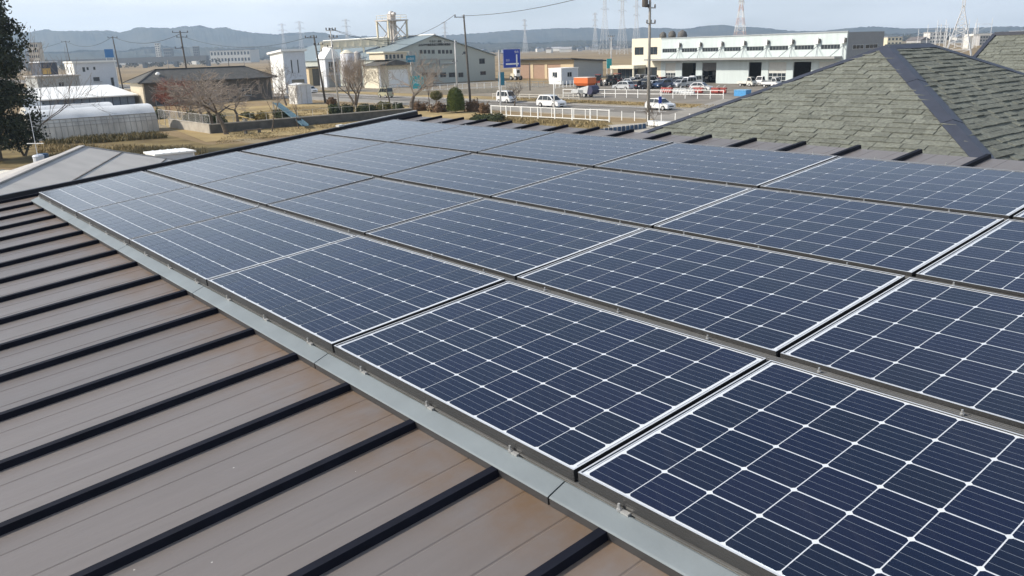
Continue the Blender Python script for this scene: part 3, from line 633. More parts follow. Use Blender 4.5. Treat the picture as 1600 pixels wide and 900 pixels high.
for k in range(8):
    xm = (lx(strips[k][1]) + (lx(strips[k + 1][0]) if k < 7 else xe)) / 2
    mb = MB(); mb.bar((xm - 1.2, -2.3, zc + .12), (xm, -.02, zc + 2.0), .09).bar((xm + 1.2, -2.3, zc + .12), (xm, -.02, zc + 2.0), .09); mb.build('stay', SIDG, cn)
    mb = MB(); zz = zr(1060, 69.5) + .1; mb.tube((xm, -.01, zz), (xm, -.55, zz), .42, .42, 12); mb.box(xm - .40, xm + .40, -.62, -.012, zz - .75, zz - .05); mb.build('vent_hood', WHITE, W_)
    MB().box(xm + .44, xm + .62, -.5, -.03, zz - .6, zz + .15).build('vent_louvre', DARKIN, W_)
for a, b in strips: window(W_, lx(a), lx(b), zs0, zs1, .12, 6, 1, frame=mat('grey_mullion', (.20, .22, .22), .6, var=.05))
for kd, a, b in bays:
    a, b = lx(a), lx(b)
    if kd == 'shutter':
        s = MB().box(a, b, .1, .16, zb * .52, zb).build('shutter', SHUT, W_); window(s, a, b, .02, zb * .52, .12, 4, 3, fr=.09)
    elif kd == 'half': s = MB().box(a, b, .1, .16, zb * .62, zb).build('shutter', DARKIN, W_)
# inside of the bays: floor, back partition
MB().box(xc + .3, xe - .35, 11, 11.2, .02, zt_ - .55).build('inner_wall', DARKIN, W_)
MB().box(xc + .3, xe - .35, .35, 11, .012, .03).build('inner_floor', CONCD, W_)
a, b = lx(972), lx(1009); zz = zr(990, 101.5)
MB().box(a, b, -4, -.01, zz - .7, zz).build('porch_roof', CREAM, W_); pr_ = W_.children[-1]
MB().box(a + .2, a + .5, -3.8, -3.5, 0, zz - .7).box(b - .5, b - .2, -3.8, -3.5, 0, zz - .7).build('porch_post', CREAM, pr_)
window(W_, a + .6, b - .6, .05, zz - .72, -2.0, 5, 1, 'glazed_entrance', frame=mat('bronze_frame', (.10, .085, .07)))
for px, sx in ((1008, 1.6), (1022, 1.8), (1038, 2.2)):        # water tanks behind the parapet
    tk = thing('roof_unit', 'dark rounded roof unit on the workshop, %s' % {1008: 'leftmost of three', 1022: 'middle of three', 1038: 'rightmost and biggest of three'}[px], 'roof unit', pu(lx(px)) + V * 6 + Vector((0, 0, ztc + .25 if px < 1030 else zt_ - .05)), YAW, 'roof units on the workshop')
    MB().lathe([(sx * .45, 0), (sx * .5, sx * .3), (sx * .42, sx * .6), (sx * .2, sx * .8), (.02, sx * .85)], n=12).build('dome', DARKIN, tk, smooth=True); MB().box(-sx * .5, sx * .5, -sx * .5, sx * .5, -.3, .02).build('base', CONCD, tk)

# ---- gabled farm co-op hall with lettering
PJ = spot(588, 216); YV = math.atan2(V.y, V.x); J = thing('storage_hall', 'big sage grey gabled storage hall with black lettering under the gable', 'building', PJ, YV)
lj = lambda px, z=6: span(PJ, V, px, z); pj = lambda px: PJ + V * lj(px); zj = lambda px, py: zrow(pj(px), py)
xw = lj(773); xr = lj(680); zE, zR = zj(773, 86.5), zj(680, 55.5); zE0 = zE; LJ = 62
opsJ = []
for a, b in ((656.5, 661), (662.8, 667.2), (669, 673.3), (675, 680), (685, 689.5), (691.2, 695.5), (697.2, 701.5), (703, 707.3)): opsJ.append((lj(a), lj(b), zj(a, 84), zj(a, 78), 'u'))
for a, b in ((658, 668), (672.5, 682), (686.5, 696), (700, 710), (715, 723)): opsJ.append((lj(a), lj(b), zj(a, 121), zj(a, 113.5), 'l'))
for a, b, c, d in ((748.5, 757.5, 91.5, 100), (749.5, 758.5, 111.5, 117.5), (724, 728, 80.5, 84.5)): opsJ.append((lj(a), lj(b), zj(a, d), zj(a, c), 'r'))
mb = MB(); wallx(mb, 0, xw, 0, zE, 0, .3, [o[:4] for o in opsJ if o[3] < zE])
hi = [o for o in opsJ if o[3] >= zE]
# gable part above the eaves with the openings cut out column by column
cutx = sorted({0, xr, xw, *[a for o in hi for a in o[:2]]})
rz = lambda x: zE + (zR - zE) * (x / xr if x < xr else (xw - x) / (xw - xr))
for a, b in zip(cutx[:-1], cutx[1:]):
    op = [o for o in hi if o[0] <= (a + b) / 2 <= o[1]]
    if op: mb.yprism([(a, zE), (b, zE), (b, op[0][2]), (a, op[0][2])], 0, .3) if op[0][2] > zE + .01 else None; mb.yprism([(a, op[0][3]), (b, op[0][3]), (b, rz(b)), (a, rz(a))], 0, .3)
    else: mb.yprism([(a, zE), (b, zE), (b, rz(b)), (a, rz(a))], 0, .3)
mb.build('gable_wall', JAW, J)
MB().box(0, .3, .3, LJ, 0, zE).box(xw - .3, xw, .3, LJ, 0, zE).box(.3, xw - .3, LJ - .3, LJ, 0, zE).build('side_wall', JAW, J)
mb = MB(); o = .35
for (xa, za, xb, zb_) in ((-o, zE - o * (zR - zE) / xr, xr, zR), (xr, zR, xw + o, zE - o * (zR - zE) / (xw - xr))):
    mb.add([(xa, -.5, za + .02), (xb, -.5, zb_ + .02), (xb, LJ, zb_ + .02), (xa, LJ, za + .02), (xa, -.5, za + .22), (xb, -.5, zb_ + .22), (xb, LJ, zb_ + .22), (xa, LJ, za + .22)], [(3, 2, 1, 0), (4, 5, 6, 7), (0, 1, 5, 4), (1, 2, 6, 5), (2, 3, 7, 6), (3, 0, 4, 7)])
mb.build('roof', JAR, J); MB().box(xr - .35, xr + .35, -.5, LJ, zR + .20, zR + .42).build('ridge_cap', WHITE, J.children[-1])
for op in opsJ: window(J, *op[:4], .1, 2, 1, fr=.12, frame=mat('dark_mullion', (.09, .09, .09), .6, var=.05))
for a, b in ((657, 682), (685.5, 709)):
    x0, x1, z0, z1 = lj(a), lj(b), zj(a, 101), zj(a, 92.5); mb = MB(); f = .22
    mb.box(x0, x1, -.35, -.01, z1 - f, z1).box(x0, x1, -.35, -.01, z0, z0 + f).box(x0, x0 + f, -.35, -.01, z0 + f, z1 - f).box(x1 - f, x1, -.35, -.01, z0 + f, z1 - f); mb.build('louvre_frame', CANM, J)
    MB().box(x0 + f, x1 - f, -.12, -.01, z0 + f, z1 - f).build('louvre_panel', JAW, J)
xa, xb = lj(652.5), lj(708); n = 17; sz = (xb - xa) / n
text_mesh('JA古川中部農業総合穀類貯蔵施設', sz * 1.02, .04, LETTER, 'lettering', J, ((xa + xb) / 2, -.06, zj(680, 70)), (math.pi / 2, 0, 0))
xa2, xb2 = lj(671.5), lj(692); text_mesh('やまびこ倉庫', sz * .98, .04, LETTER, 'lettering', J, ((xa2 + xb2) / 2, -.06, zj(680, 64.8)), (math.pi / 2, 0, 0))

# ---- tan hall with roller shutters, and the white site cabin before it
p0, wl, wr, pc = corner(896, 228, 800, 942); Bh = thing('tan_hall', 'low tan hall with brown roller shutters and dark flat roof', 'building', p0, YAW)
zq = lambda px, py: zrow(p0 + U * span(p0, U, px), py); lb = lambda px: span(p0, U, px, 3)
ze = zrow(pc, 92.5); sh = [(lb(a), lb(b)) for a, b in ((806, 829), (833, 851), (855, 876))]; zs_ = zq(840, 100.5)
mb = MB(); wallx(mb, 0, wl, 0, ze, 0, .3, [(a, b, 0, zs_) for a, b in sh]); mb.build('front_wall', TAN, Bh)
MB().box(wl - .3, wl, .302, wr, 0, ze - .3).build('end_wall', GREYW, Bh); MB().box(0, .3, .302, wr, 0, ze - .3).box(.3, wl - .3, wr - .3, wr, 0, ze - .3).build('back_wall', GREYW, Bh)  # end wall grey instead of tan, shade painted into the colour
mb = MB(); mb.xprism([(-1.6, ze + .02), (wr + .8, ze - .9), (wr + .8, ze - .55), (-1.6, ze + .37)], -1, wl + .9); mb.build('roof', ROOFD, Bh)
for a, b in sh:
    s = MB().box(a, b, .12, .18, 0, zs_).build('shutter', BROWN, Bh)
p0, wl, wr, pc = corner(877, 192, 857, 903); cb = thing('site_cabin', 'white site cabin with small window before the tan hall', 'cabin', p0, YAW)
zc2 = zrow(pc, 107.5); mb = MB(); wx = (wl * .3, wl * .7, zc2 * .45, zc2 * .8); wallx(mb, 0, wl, .2, zc2, 0, .12, [wx]); mb.box(0, .12, .121, wr, .2, zc2).box(.121, wl, wr - .12, wr, .2, zc2); mb.build('wall', WHITE, cb)
MB().box(wl - .12, wl + .002, .121, wr - .121, .2, zc2).build('end_wall', PALEB, cb); MB().box(-.1, wl + .12, -.1, wr + .1, zc2, zc2 + .15).build('roof', WHITE, cb)  # cabin end greyer than its white front, with the shade painted in
window(cb, *wx, .05, 2); windowy(cb, wr * .35, wr * .62, zc2 * .48, zc2 * .78, wl + .01, 2)
MB().box(-.05, wl + .05, -.05, wr + .05, 0, .2).build('skid', CONCD, cb)

# ---- tall white shed and small white shed beyond the park
p0, wl, wr, pc = corner(447, 192, 425, 479); ts = thing('tall_shed', 'tall white shed with single pitch roof and two slit windows', 'shed', p0, YAW)
zl, zh = zrow(p0, 84.5), zrow(pc, 80.5); z2 = zrow(pc + V * wr, 78)
mb = MB(); mb.add([(0, 0, 0), (wl, 0, 0), (wl, 0, zh), (0, 0, zl), (0, .25, 0), (wl, .25, 0), (wl, .25, zh), (0, .25, zl)], [(0, 1, 2, 3), (7, 6, 5, 4), (0, 3, 7, 4), (1, 5, 6, 2), (3, 2, 6, 7), (0, 4, 5, 1)]); mb.build('wall', WHITE, ts)
mb = MB(); y1, y2 = wr * .30, wr * .62
ops = [(wr * .33, wr * .40, zh * .48, zh * .80), (wr * .62, wr * .69, zh * .48, zh * .80), (wr * .30, wr * .88, 0, zh * .33)]
xs2 = sorted({.25, wr, *[a for o_ in ops for a in o_[:2]]}); zs2 = sorted({0, zh, *[a for o_ in ops for a in o_[2:]]})
for a, b in zip(xs2[:-1], xs2[1:]):
    for c, d in zip(zs2[:-1], zs2[1:]):
        if not any(o_[0] < (a + b) / 2 < o_[1] and o_[2] < (c + d) / 2 < o_[3] for o_ in ops): mb.box(wl - .25, wl - .001, a, b, c, d)
mb.build('end_wall', PALEB, ts); MB().box(0, .25, .25, wr, 0, zl).box(.25, wl - .25, wr - .25, wr, 0, zl).build('back_wall', PALEB, ts)  # white shed's end wall toned down, its shade put into the colour
windowy(ts, *ops[0], wl - .1); windowy(ts, *ops[1], wl - .1); MB().box(wl - .2, wl - .12, ops[2][0], ops[2][1], 0, zh * .33).build('shutter', mat('khaki_shutter', (.21, .19, .14), .7), ts)
mb = MB(); mb.add([(-.5, -.5, zl - .12), (wl + .5, -.5, zh + .02), (wl + .5, wr + .5, zh + .02), (-.5, wr + .5, zl - .12), (-.5, -.5, zl + .3), (wl + .5, -.5, zh + .45), (wl + .5, wr + .5, zh + .45), (-.5, wr + .5, zl + .3)], [(3, 2, 1, 0), (4, 5, 6, 7), (0, 1, 5, 4), (1, 2, 6, 5), (2, 3, 7, 6), (3, 0, 4, 7)]); mb.build('roof', WHITE, ts)
p0, wl, wr, pc = corner(464, 148, 449, 485); ss = thing('store_shed', 'small white metal store shed on the park lawn', 'shed', p0, YAW); zh = zrow(pc, 133.5)
MB().box(0, wl, 0, .1, .1, zh).box(0, .1, .1, wr, .1, zh).box(.1, wl, wr - .1, wr, .1, zh).build('wall', WHITE, ss); MB().box(wl - .1, wl + .003, .101, wr - .101, .1, zh).build('end_wall', PALEB, ss)  # end wall takes a greyer tone that paints in its shade
mb = MB(); mb.xprism([(-.12, zh), (wr + .12, zh), (wr / 2, zh + .35)], -.12, wl + .12); mb.build('roof', WHITE, ss); MB().box(wl + .004, wl + .03, wr * .3, wr * .32, .2, zh - .1).box(wl + .004, wl + .03, wr * .66, wr * .68, .2, zh - .1).build('door_seam', CANM, ss)
MB().box(-.05, wl + .05, -.05, wr + .05, 0, .1).build('plinth', CONC, ss)

# ---- single storey house with dark hip roof behind the cherry trees
p0, wl, wr, pc = corner(226, 156, 203, 424); hh = thing('hip_house', 'long low house with dark grey hip roof behind the bare cherry trees', 'house', p0, YAW)
ze = zrow(pc, 129.5); zrg = zrow(pc + V * wr * .5 - U * wl * .5, 106); ov = .9
MB().box(0, wl, 0, .25, 0, ze).build('wall', mat('beige_plaster', (.50, .44, .33), .85), hh); MB().box(0, .25, .25, wr, 0, ze).box(.25, wl - .25, wr - .25, wr, 0, ze).build('back_wall', STUCCO, hh)
mb = MB(); ow = [(wr * a, wr * b, .9 if k % 2 else .1, 2.3) for k, (a, b) in enumerate(((.08, .2), (.3, .4), (.5, .64), (.72, .82)))]
ys2 = sorted({.25, wr - .25, *[a for o_ in ow for a in o_[:2]]}); zs2 = sorted({0, ze, *[a for o_ in ow for a in o_[2:]]})
for a, b in zip(ys2[:-1], ys2[1:]):
    for c, d in zip(zs2[:-1], zs2[1:]):
        if not any(o_[0] < (a + b) / 2 < o_[1] and o_[2] < (c + d) / 2 < o_[3] for o_ in ow): mb.box(wl - .25, wl, a, b, c, d)
mb.build('long_wall', mat('shaded_plaster', (.10, .088, .076), .85), hh)  # long wall plaster darkened to paint the shade on this side
for o_ in ow: windowy(hh, *o_, wl - .1, 2)
k = min(wl, wr) / 2 + ov; a, b, c, d = (-ov, -ov, ze), (wl + ov, -ov, ze), (wl + ov, wr + ov, ze), (-ov, wr + ov, ze); r1, r2 = (wl / 2, k - ov, zrg), (wl / 2, wr - k + ov, zrg)
mb = MB(); mb.face([a, b, r1]); mb.face([b, c, r2, r1]); mb.face([c, d, r2]); mb.face([d, a, r1, r2]); mb.face([d, c, b, a]); mb.build('roof', ROOFGR, hh); rf = hh.children[-1]
MB().bar(r1, r2, .4, .25).build('ridge_cap', ROOFD, rf); [MB().bar(x, y, .3, .18).build('hip_cap', ROOFD, rf) for x, y in ((a, r1), (b, r1), (c, r2))]
MB().box(wl + ov, wl + ov + .12, -ov, wr + ov, ze - .18, ze - .02).build('gutter', ROOFD, rf)
vt_ = thing('roof_vent', 'white turbine vent on the dark hip roof', 'vent', p0 + U * (wl * .8) + V * (wr * .14) + Vector((0, 0, ze + (zrg - ze) * .30)), YAW)
MB().tube((0, 0, 0), (0, 0, .5), .2).build('stem', WHITE, vt_); MB().lathe([(.2, .45), (.42, .65), (.42, .9), (.1, 1.1)], n=10).build('turbine', WHITE, vt_)

# ---- cluster at the left: white two storey block, navy house, grey shed, long shed with white roof
p0, wl, wr, pc = corner(120, 262, 104, 182); b1 = thing('white_block', 'pale two storey flat roofed block with bright left end', 'building', p0, YAW); zt1 = zrow(pc, 98.5)
opl = [(wl * .25, wl * .38, zt1 * .64, zt1 * .86), (wl * .6, wl * .72, zt1 * .64, zt1 * .86)]
mb = MB(); wallx(mb, 0, wl, 0, zt1, 0, .25, opl); mb.box(0, .25, .25, wr, 0, zt1).box(.25, wl - .25, wr - .25, wr, 0, zt1); mb.build('wall', WHITE, b1)
opw = [(wr * .20, wr * .27, zt1 * .66, zt1 * .84), (wr * .30, wr * .36, zt1 * .72, zt1 * .84), (wr * .46, wr * .52, zt1 * .72, zt1 * .84), (wr * .42, wr * .58, zt1 * .30, zt1 * .46), (wr * .84, wr * .92, .1, zt1 * .42)]
mb = MB(); ys2 = sorted({.25, wr, *[a for o_ in opw for a in o_[:2]]}); zs2 = sorted({0, zt1, *[a for o_ in opw for a in o_[2:]]})
for a, b in zip(ys2[:-1], ys2[1:]):
    for c, d in zip(zs2[:-1], zs2[1:]):
        if not any(o_[0] < (a + b) / 2 < o_[1] and o_[2] < (c + d) / 2 < o_[3] for o_ in opw): mb.box(wl - .25, wl - .002, a, b, c, d)
mb.build('long_wall', PALEB, b1)  # long wall greyer than the white end, its shade set by colour
for o_ in opl: window(b1, *o_, .1, 1)
for o_ in opw: windowy(b1, *o_, wl - .1, 1)
MB().box(-.3, wl + .5, -.3, wr + .5, zt1, zt1 + .5).build('roof', WHITE, b1); MB().box(wl + .05, wl + .3, wr * .42, wr * .62, zt1 * .27, zt1 * .29).build('balcony', CANM, b1)
MB().box(wl + .1, wl + .25, wr - .1, wr + .2, 0, zt1).build('downpipe', WHITE, b1)
p0, wl, wr, pc = corner(70, 282, 50, 92); b2 = thing('navy_house', 'dark navy box house with an ochre window panel', 'house', p0, YAW); z1 = zrow(pc, 98)
MB().box(0, wl, 0, wr, 0, z1).build('wall', NAVY, b2); MB().box(-.3, wl + .3, -.3, wr + .3, z1, z1 + .4).build('roof', PALEB, b2); MB().box(wl, wl + .12, wr * .02, wr * .55, zrow(pc, 116), zrow(pc, 107)).build('window_panel', YELL, b2)
p0, wl, wr, pc = corner(62, 215, 40, 124); b3 = thing('grey_shed', 'plain grey shed with one small dark window beside the white block', 'shed', p0, YAW); z1 = zrow(pc, 121)
mb = MB(); o_ = (wr * .48, wr * .62, z1 * .42, z1 * .72); mb.box(0, wl - .2, 0, wr, 0, z1)
for a, b, c, d in ((0, wr, 0, o_[2]), (0, wr, o_[3], z1), (0, o_[0], o_[2], o_[3]), (o_[1], wr, o_[2], o_[3])): mb.box(wl - .199, wl, a, b, c, d)
mb.build('wall', GREYW, b3); windowy(b3, *o_, wl - .06, 2); mb = MB(); mb.xprism([(-.4, z1), (wr + .4, z1), (wr + .4, z1 + .3), (-.4, z1 + .3)], -.4, wl + .4); mb.build('roof', SHEETG, b3)
p0, wl, wr, pc = corner(66, 148, 30, 207); b4 = thing('long_shed', 'long low shed with white metal roof and blue grey wall behind the polytunnels', 'shed', p0, YAW); z1 = zrow(pc, 157.5); z2 = zrow(pc - U * wl * .8, 146)
MB().box(0, wl, 0, wr, 0, z1).build('wall', mat('blue_grey_siding', (.16, .20, .26), .7), b4)
mb = MB(); mb.yprism([(-.5, z2 + .6), (wl + .8, z1 + .02), (wl + .8, z1 + .22), (-.5, z2 + .8)], -.5, wr + .5); mb.build('roof', WHITE, b4)
for k in range(1, 12): MB().box(wl + .003, wl + .05, wr * k / 12 - .05, wr * k / 12 + .05, 0, z1).build('wall_batten', NAVY, b4)

# ---- polytunnels
POLY = mat('polytunnel_film', (.62, .63, .62), .35, var=.12, scale=.5, detail=8); POLYD = mat('soiled_film', (.52, .50, .45), .5, var=.25, scale=.8, detail=9, stretch=(1, 1, .4)); HOOP = mat('hoop_pipe', (.33, .32, .30), .5)
def tunnel(px0, Y, px1, label, wid, hgt, keep_hoops):
    P = spot(px0, Y); Ln = span(P, V, px1); r = thing('polytunnel', label, 'polytunnel', P, YV, 'white polytunnels by the allotment')      # local x along V, y away
    nA = 20; prof = []
    for k in range(nA + 1):
        a = math.pi * k / nA; y = wid / 2 - wid / 2 * math.copysign(abs(math.cos(a)) ** .75, math.cos(a)); prof.append((y, hgt * math.sin(a) ** .72))
    def skin(k0, k1, m, nm, lift=0):
        mb = MB(); nS = 24; jr = random.Random(px0)
        vs = [(Ln * i / nS, prof[k][0], prof[k][1] + (jr.uniform(-.03, .03) if 0 < k < nA else 0)) for i in range(nS + 1) for k in range(k0, k1 + 1)]; q = k1 - k0 + 1
        fs = [(i * q + k, (i + 1) * q + k, (i + 1) * q + k + 1, i * q + k + 1) for i in range(nS) for k in range(q - 1)]
        return mb.add(vs, fs).build(nm, m, r, smooth=True)
    skin(4, nA - 4, POLY, 'roof_film'); skin(0, 4, POLYD, 'side_film'); skin(nA - 4, nA, POLYD, 'side_film')
    for xx in (0, Ln): MB().face([(xx, y, z) for y, z in prof]).build('end_film', POLYD, r)
    nH = keep_hoops
    for i in range(nH + 1):
        mb = MB(); x = Ln * i / nH; mb.path([(x, y - .04 * (1 if k < nA / 2 else -1), z + .03) for k, (y, z) in enumerate(prof[:5])], .024, 4); mb.build('hoop', HOOP, r)
    for k in (2, 3, 4): MB().tube((0, prof[k][0] - .06, prof[k][1]), (Ln, prof[k][0] - .06, prof[k][1]), .035 if k == 4 else .02, None, 5).build('side_rail', HOOP, r)
    return r
tunnel(48, 93, 241, 'nearer white polytunnel with hooped translucent sides', 6.2, zrow(spot(140, 99), 168.0), 22)
tunnel(48, 101, 178, 'second polytunnel half hidden behind the nearer one', 5.6, zrow(spot(100, 106), 163.5), 14)
# ---- white storage box by the allotment
p0, wl, wr, pc = corner(250, 50, 222, 299); wb = thing('storage_box', 'low white steel storage box beside the allotment', 'storage box', p0, YAW); z1 = zrow(pc, 243.5)
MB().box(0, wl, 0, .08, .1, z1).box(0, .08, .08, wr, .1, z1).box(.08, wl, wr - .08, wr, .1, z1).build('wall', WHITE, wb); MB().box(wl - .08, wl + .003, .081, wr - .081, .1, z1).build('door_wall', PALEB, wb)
mb = MB(); mb.box(-.08, wl + .1, -.08, wr + .1, z1, z1 + .10); mb.build('roof', WHITE, wb)
for k in range(1, 5): MB().box(-.08, wl + .1, wr * k / 5 - .03, wr * k / 5 + .03, z1 + .101, z1 + .125).build('roof_rib', PALEB, wb)
MB().box(0, wl, 0, wr, 0, .1).build('base', CONCD, wb)
# ---- pale low roof at the very left
lr = thing('flat_roof_shed', 'small pale flat roofed shed at the left edge below the conifer', 'shed', at(18, 268, 40).xy.to_3d(), R_(-14)); z1 = at(18, 268, 40).z
MB().box(-4, 1.0, -1.2, .35, 0, z1 - .1).build('wall', GREYW, lr); mb = MB(); mb.box(-4.2, 1.2, -1.4, .5, z1 - .1, z1); mb.build('roof', mat('cream_roof', (.66, .62, .52), .7, var=.15), lr)
for x in (-2.6, -1.0, .4): MB().box(x, x + .1, -1.4, .5, z1 + .001, z1 + .03).build('roof_seam', CANM, lr)

# ---- grain plant: tower on legs, raised conveyor gallery, tanks and lean-to
GY_ = 236
tw = spot(618, GY_); gt = thing('elevator_tower', 'tall cream steel elevator tower with pipes above the storage hall roof', 'tower', tw, YAW); zz = lambda py, p=tw: zrow(p, py)
zp = zz(33); s = 2.9
for sx in (-1, 1):
    for sy in (-1, 1): MB().bar((sx * s, sy * s, 0), (sx * s, sy * s, zp), .42).build('leg', CREAMS, gt)
MB().box(-s - .4, s + .4, -s - .4, s + .4, zp, zp + .3).build('platform', SILO, gt)
mb = MB()
for sx in (-1, 1): mb.bar((sx * s, -s, zp * .62), (sx * s, s, zp), .2).bar((sx * s, -s, zp), (sx * s, s, zp * .62), .2)
mb.bar((s, s, zp * .75), (0, 0, zp), .25); mb.build('brace', SILO, gt)
for k, (x, y) in enumerate(((-1.5, -.8), (-.7, .7), (.2, -.6), (.9, .9), (1.5, -.4))): MB().tube((x, y, 8), (x * .7, y * .7, zp + .3), .36, .30, 8).build('pipe', SILO, gt)
mb = MB(); mb.box(-.9, .9, -.8, .8, zp + .3, zz(22)); mb.tube((0, 0, zz(22)), (0, 0, zz(17.5)), 1.0, .5, 10); mb.tube((.6, 0, zz(23)), (1.9, 0, zz(22)), .55, .45, 8); mb.build('head_house', SILO, gt)
mb = MB()
for (x0, y0, x1, y1) in ((-s, -s, s, -s), (s, -s, s, s), (s, s, -s, s), (-s, s, -s, -s)):
    for h_ in (.6, 1.2): mb.bar((x0, y0, zp + .3 + h_), (x1, y1, zp + .3 + h_), .07)
for x in (-s, 0, s):
    for y in (-s, s): mb.bar((x, y, zp + .3), (x, y, zp + 1.5), .08)
mb.build('railing', CREAMS, gt)
ga, gb = at(502, 71.5, 232), at(606, 64.5, 232); gl = thing('conveyor_gallery', 'raised cream conveyor gallery on thin columns beside the storage hall', 'conveyor', (ga.x, ga.y, 0), 0)
la, lb_ = Vector((0, 0, ga.z)), Vector((gb.x - ga.x, gb.y - ga.y, gb.z))
MB().bar(la, lb_, 2.6, 1.5).build('gallery', CREAMS, gl); MB().bar(la + Vector((0, -1.0, -1.0)), lb_ + Vector((0, -1.0, -1.0)), .35, .35).build('girder', CREAM, gl); MB().bar(la + Vector((0, 0, .95)), lb_ + Vector((0, 0, .95)), 2.9, .2).build('roof', CREAM, gl)
for f in (0.0, .31, .64, .9):
    p = la.lerp(lb_, f); MB().bar((p.x, p.y - 1, 0), (p.x, p.y - 1, p.z - .75), .45).build('column', CREAMS, gl)
for f in np.linspace(.05, .95, 9): p = la.lerp(lb_, float(f)); MB().box(p.x - .12, p.x + .12, p.y - 1.45, p.y - 1.31, p.z - .75, p.z + .75).build('rib', CREAM, gl)
def tank(px, Y, wpx, ytop, label, m, m2=None):
    p = spot(px, Y); r = wpx / 2 * Y / FPX; z1 = zrow(p, ytop); t = thing('grain_tank', label, 'tank', p, 0, 'grain tanks by the conveyor')
    MB().lathe([(r, 1.2), (r, z1 - r * .45)], n=20).build('shell', m, t, smooth=True); MB().lathe([(r * 1.02, z1 - r * .45), (r * .3, z1), (.01, z1 + .05)], n=20).build('cone_roof', m2 or m, t)
    for a in range(6): MB().bar((r * .9 * math.cos(a * 1.047), r * .9 * math.sin(a * 1.047), 0), (r * .9 * math.cos(a * 1.047), r * .9 * math.sin(a * 1.047), 1.25), .25).build('leg', SILO, t)
    for zq_ in np.linspace(2.5, z1 - r * .5, 4): MB().lathe([(r * 1.012, float(zq_)), (r * 1.03, float(zq_) + .06), (r * 1.012, float(zq_) + .12)], n=20).build('hoop', SILO, t)
SILV = mat('pale_tank_steel', (.60, .59, .60), .45, var=.15, scale=.6, stretch=(1, 1, .2))
tank(546, 214, 21, 78, 'tall pale grain tank under the conveyor gallery', SILV, CREAM)
tank(561, 222, 11, 80, 'slim grey grain tank right of the pale one', mat('grey_tank_steel', (.30, .28, .26), .6, var=.2), SILO)
tank(508, 224, 9, 95, 'small white tank at the conveyor end', WHITE)
p0, wl, wr, pc = corner(511, 222, 499, 531); ls = thing('plant_shed', 'white gabled machinery shed under the conveyor with dark windows', 'shed', p0, YAW); z1 = zrow(pc, 92); 
MB().box(0, wl, 0, wr, 0, z1).build('wall', PALEB, ls); mb = MB(); mb.xprism([(-.4, z1), (wr + .4, z1), (wr / 2, z1 + 3)], -.4, wl + .4); mb.build('roof', WHITE, ls)
windowy(ls, wr * .2, wr * .8, z1 * .5, z1 * .9, wl + .04, 4, 2, fr=.12); MB().box(wl + .01, wl + .1, wr * .15, wr * .85, 0, z1 * .42).build('door', GREYW, ls)
p0, wl, wr, pc = corner(592, 206, 568, 642); lt_ = thing('lean_to', 'cream lean-to building with grey eave in front of the storage hall', 'building', p0, YAW); z1 = zrow(pc, 103); z2 = zrow(pc, 81)
MB().box(0, wl, 0, wr, 0, z1).build('wall', CREAM, lt_); mb = MB(); mb.xprism([(-.8, z1 + .02), (wr + .6, z1 + .02), (wr * .5, z1 + 1.3)], -.6, wl + 1.4); mb.build('eave_roof', ROOFGR, lt_)
MB().box(-1, wl - .6, 2.5, wr - .5, z1 + 1.35, z2 - .35).build('upper_wall', BEIGE, lt_); MB().box(-1.4, wl - .2, 2.0, wr, z2 - .35, z2).build('upper_roof', CREAM, lt_)
for k in range(5): windowy(lt_, 2.5 + (wr - 4) * (k + .15) / 5, 2.5 + (wr - 4) * (k + .85) / 5, z1 + 1.5, z2 - .7, wl - .56, 1)
MB().box(wl + .01, wl + .3, wr * .02, wr * .06, 0, z1).build('downpipe', WHITE, lt_); MB().box(wl + .01, wl + .1, wr * .3, wr * .9, 0, z1 * .8).build('shutter', WHITE, lt_)
p0, wl, wr, pc = corner(484, 236, 473, 500); ob = thing('farm_shed', 'small ochre shed with dark side between the tall shed and conveyor', 'shed', p0, YAW); z1 = zrow(pc, 106); MB().box(0, wl, 0, wr, 0, z1).build('wall', TAN, ob); MB().box(wl, wl + .05, wr * .3, wr, 0, z1 - .3).build('painted_opening', DARKIN, ob); MB().box(-.4, wl + .4, -.4, wr + .4, z1, z1 + .3).build('roof', ROOFGR, ob)  # dark sheet on the solid wall paints the shade of an open side
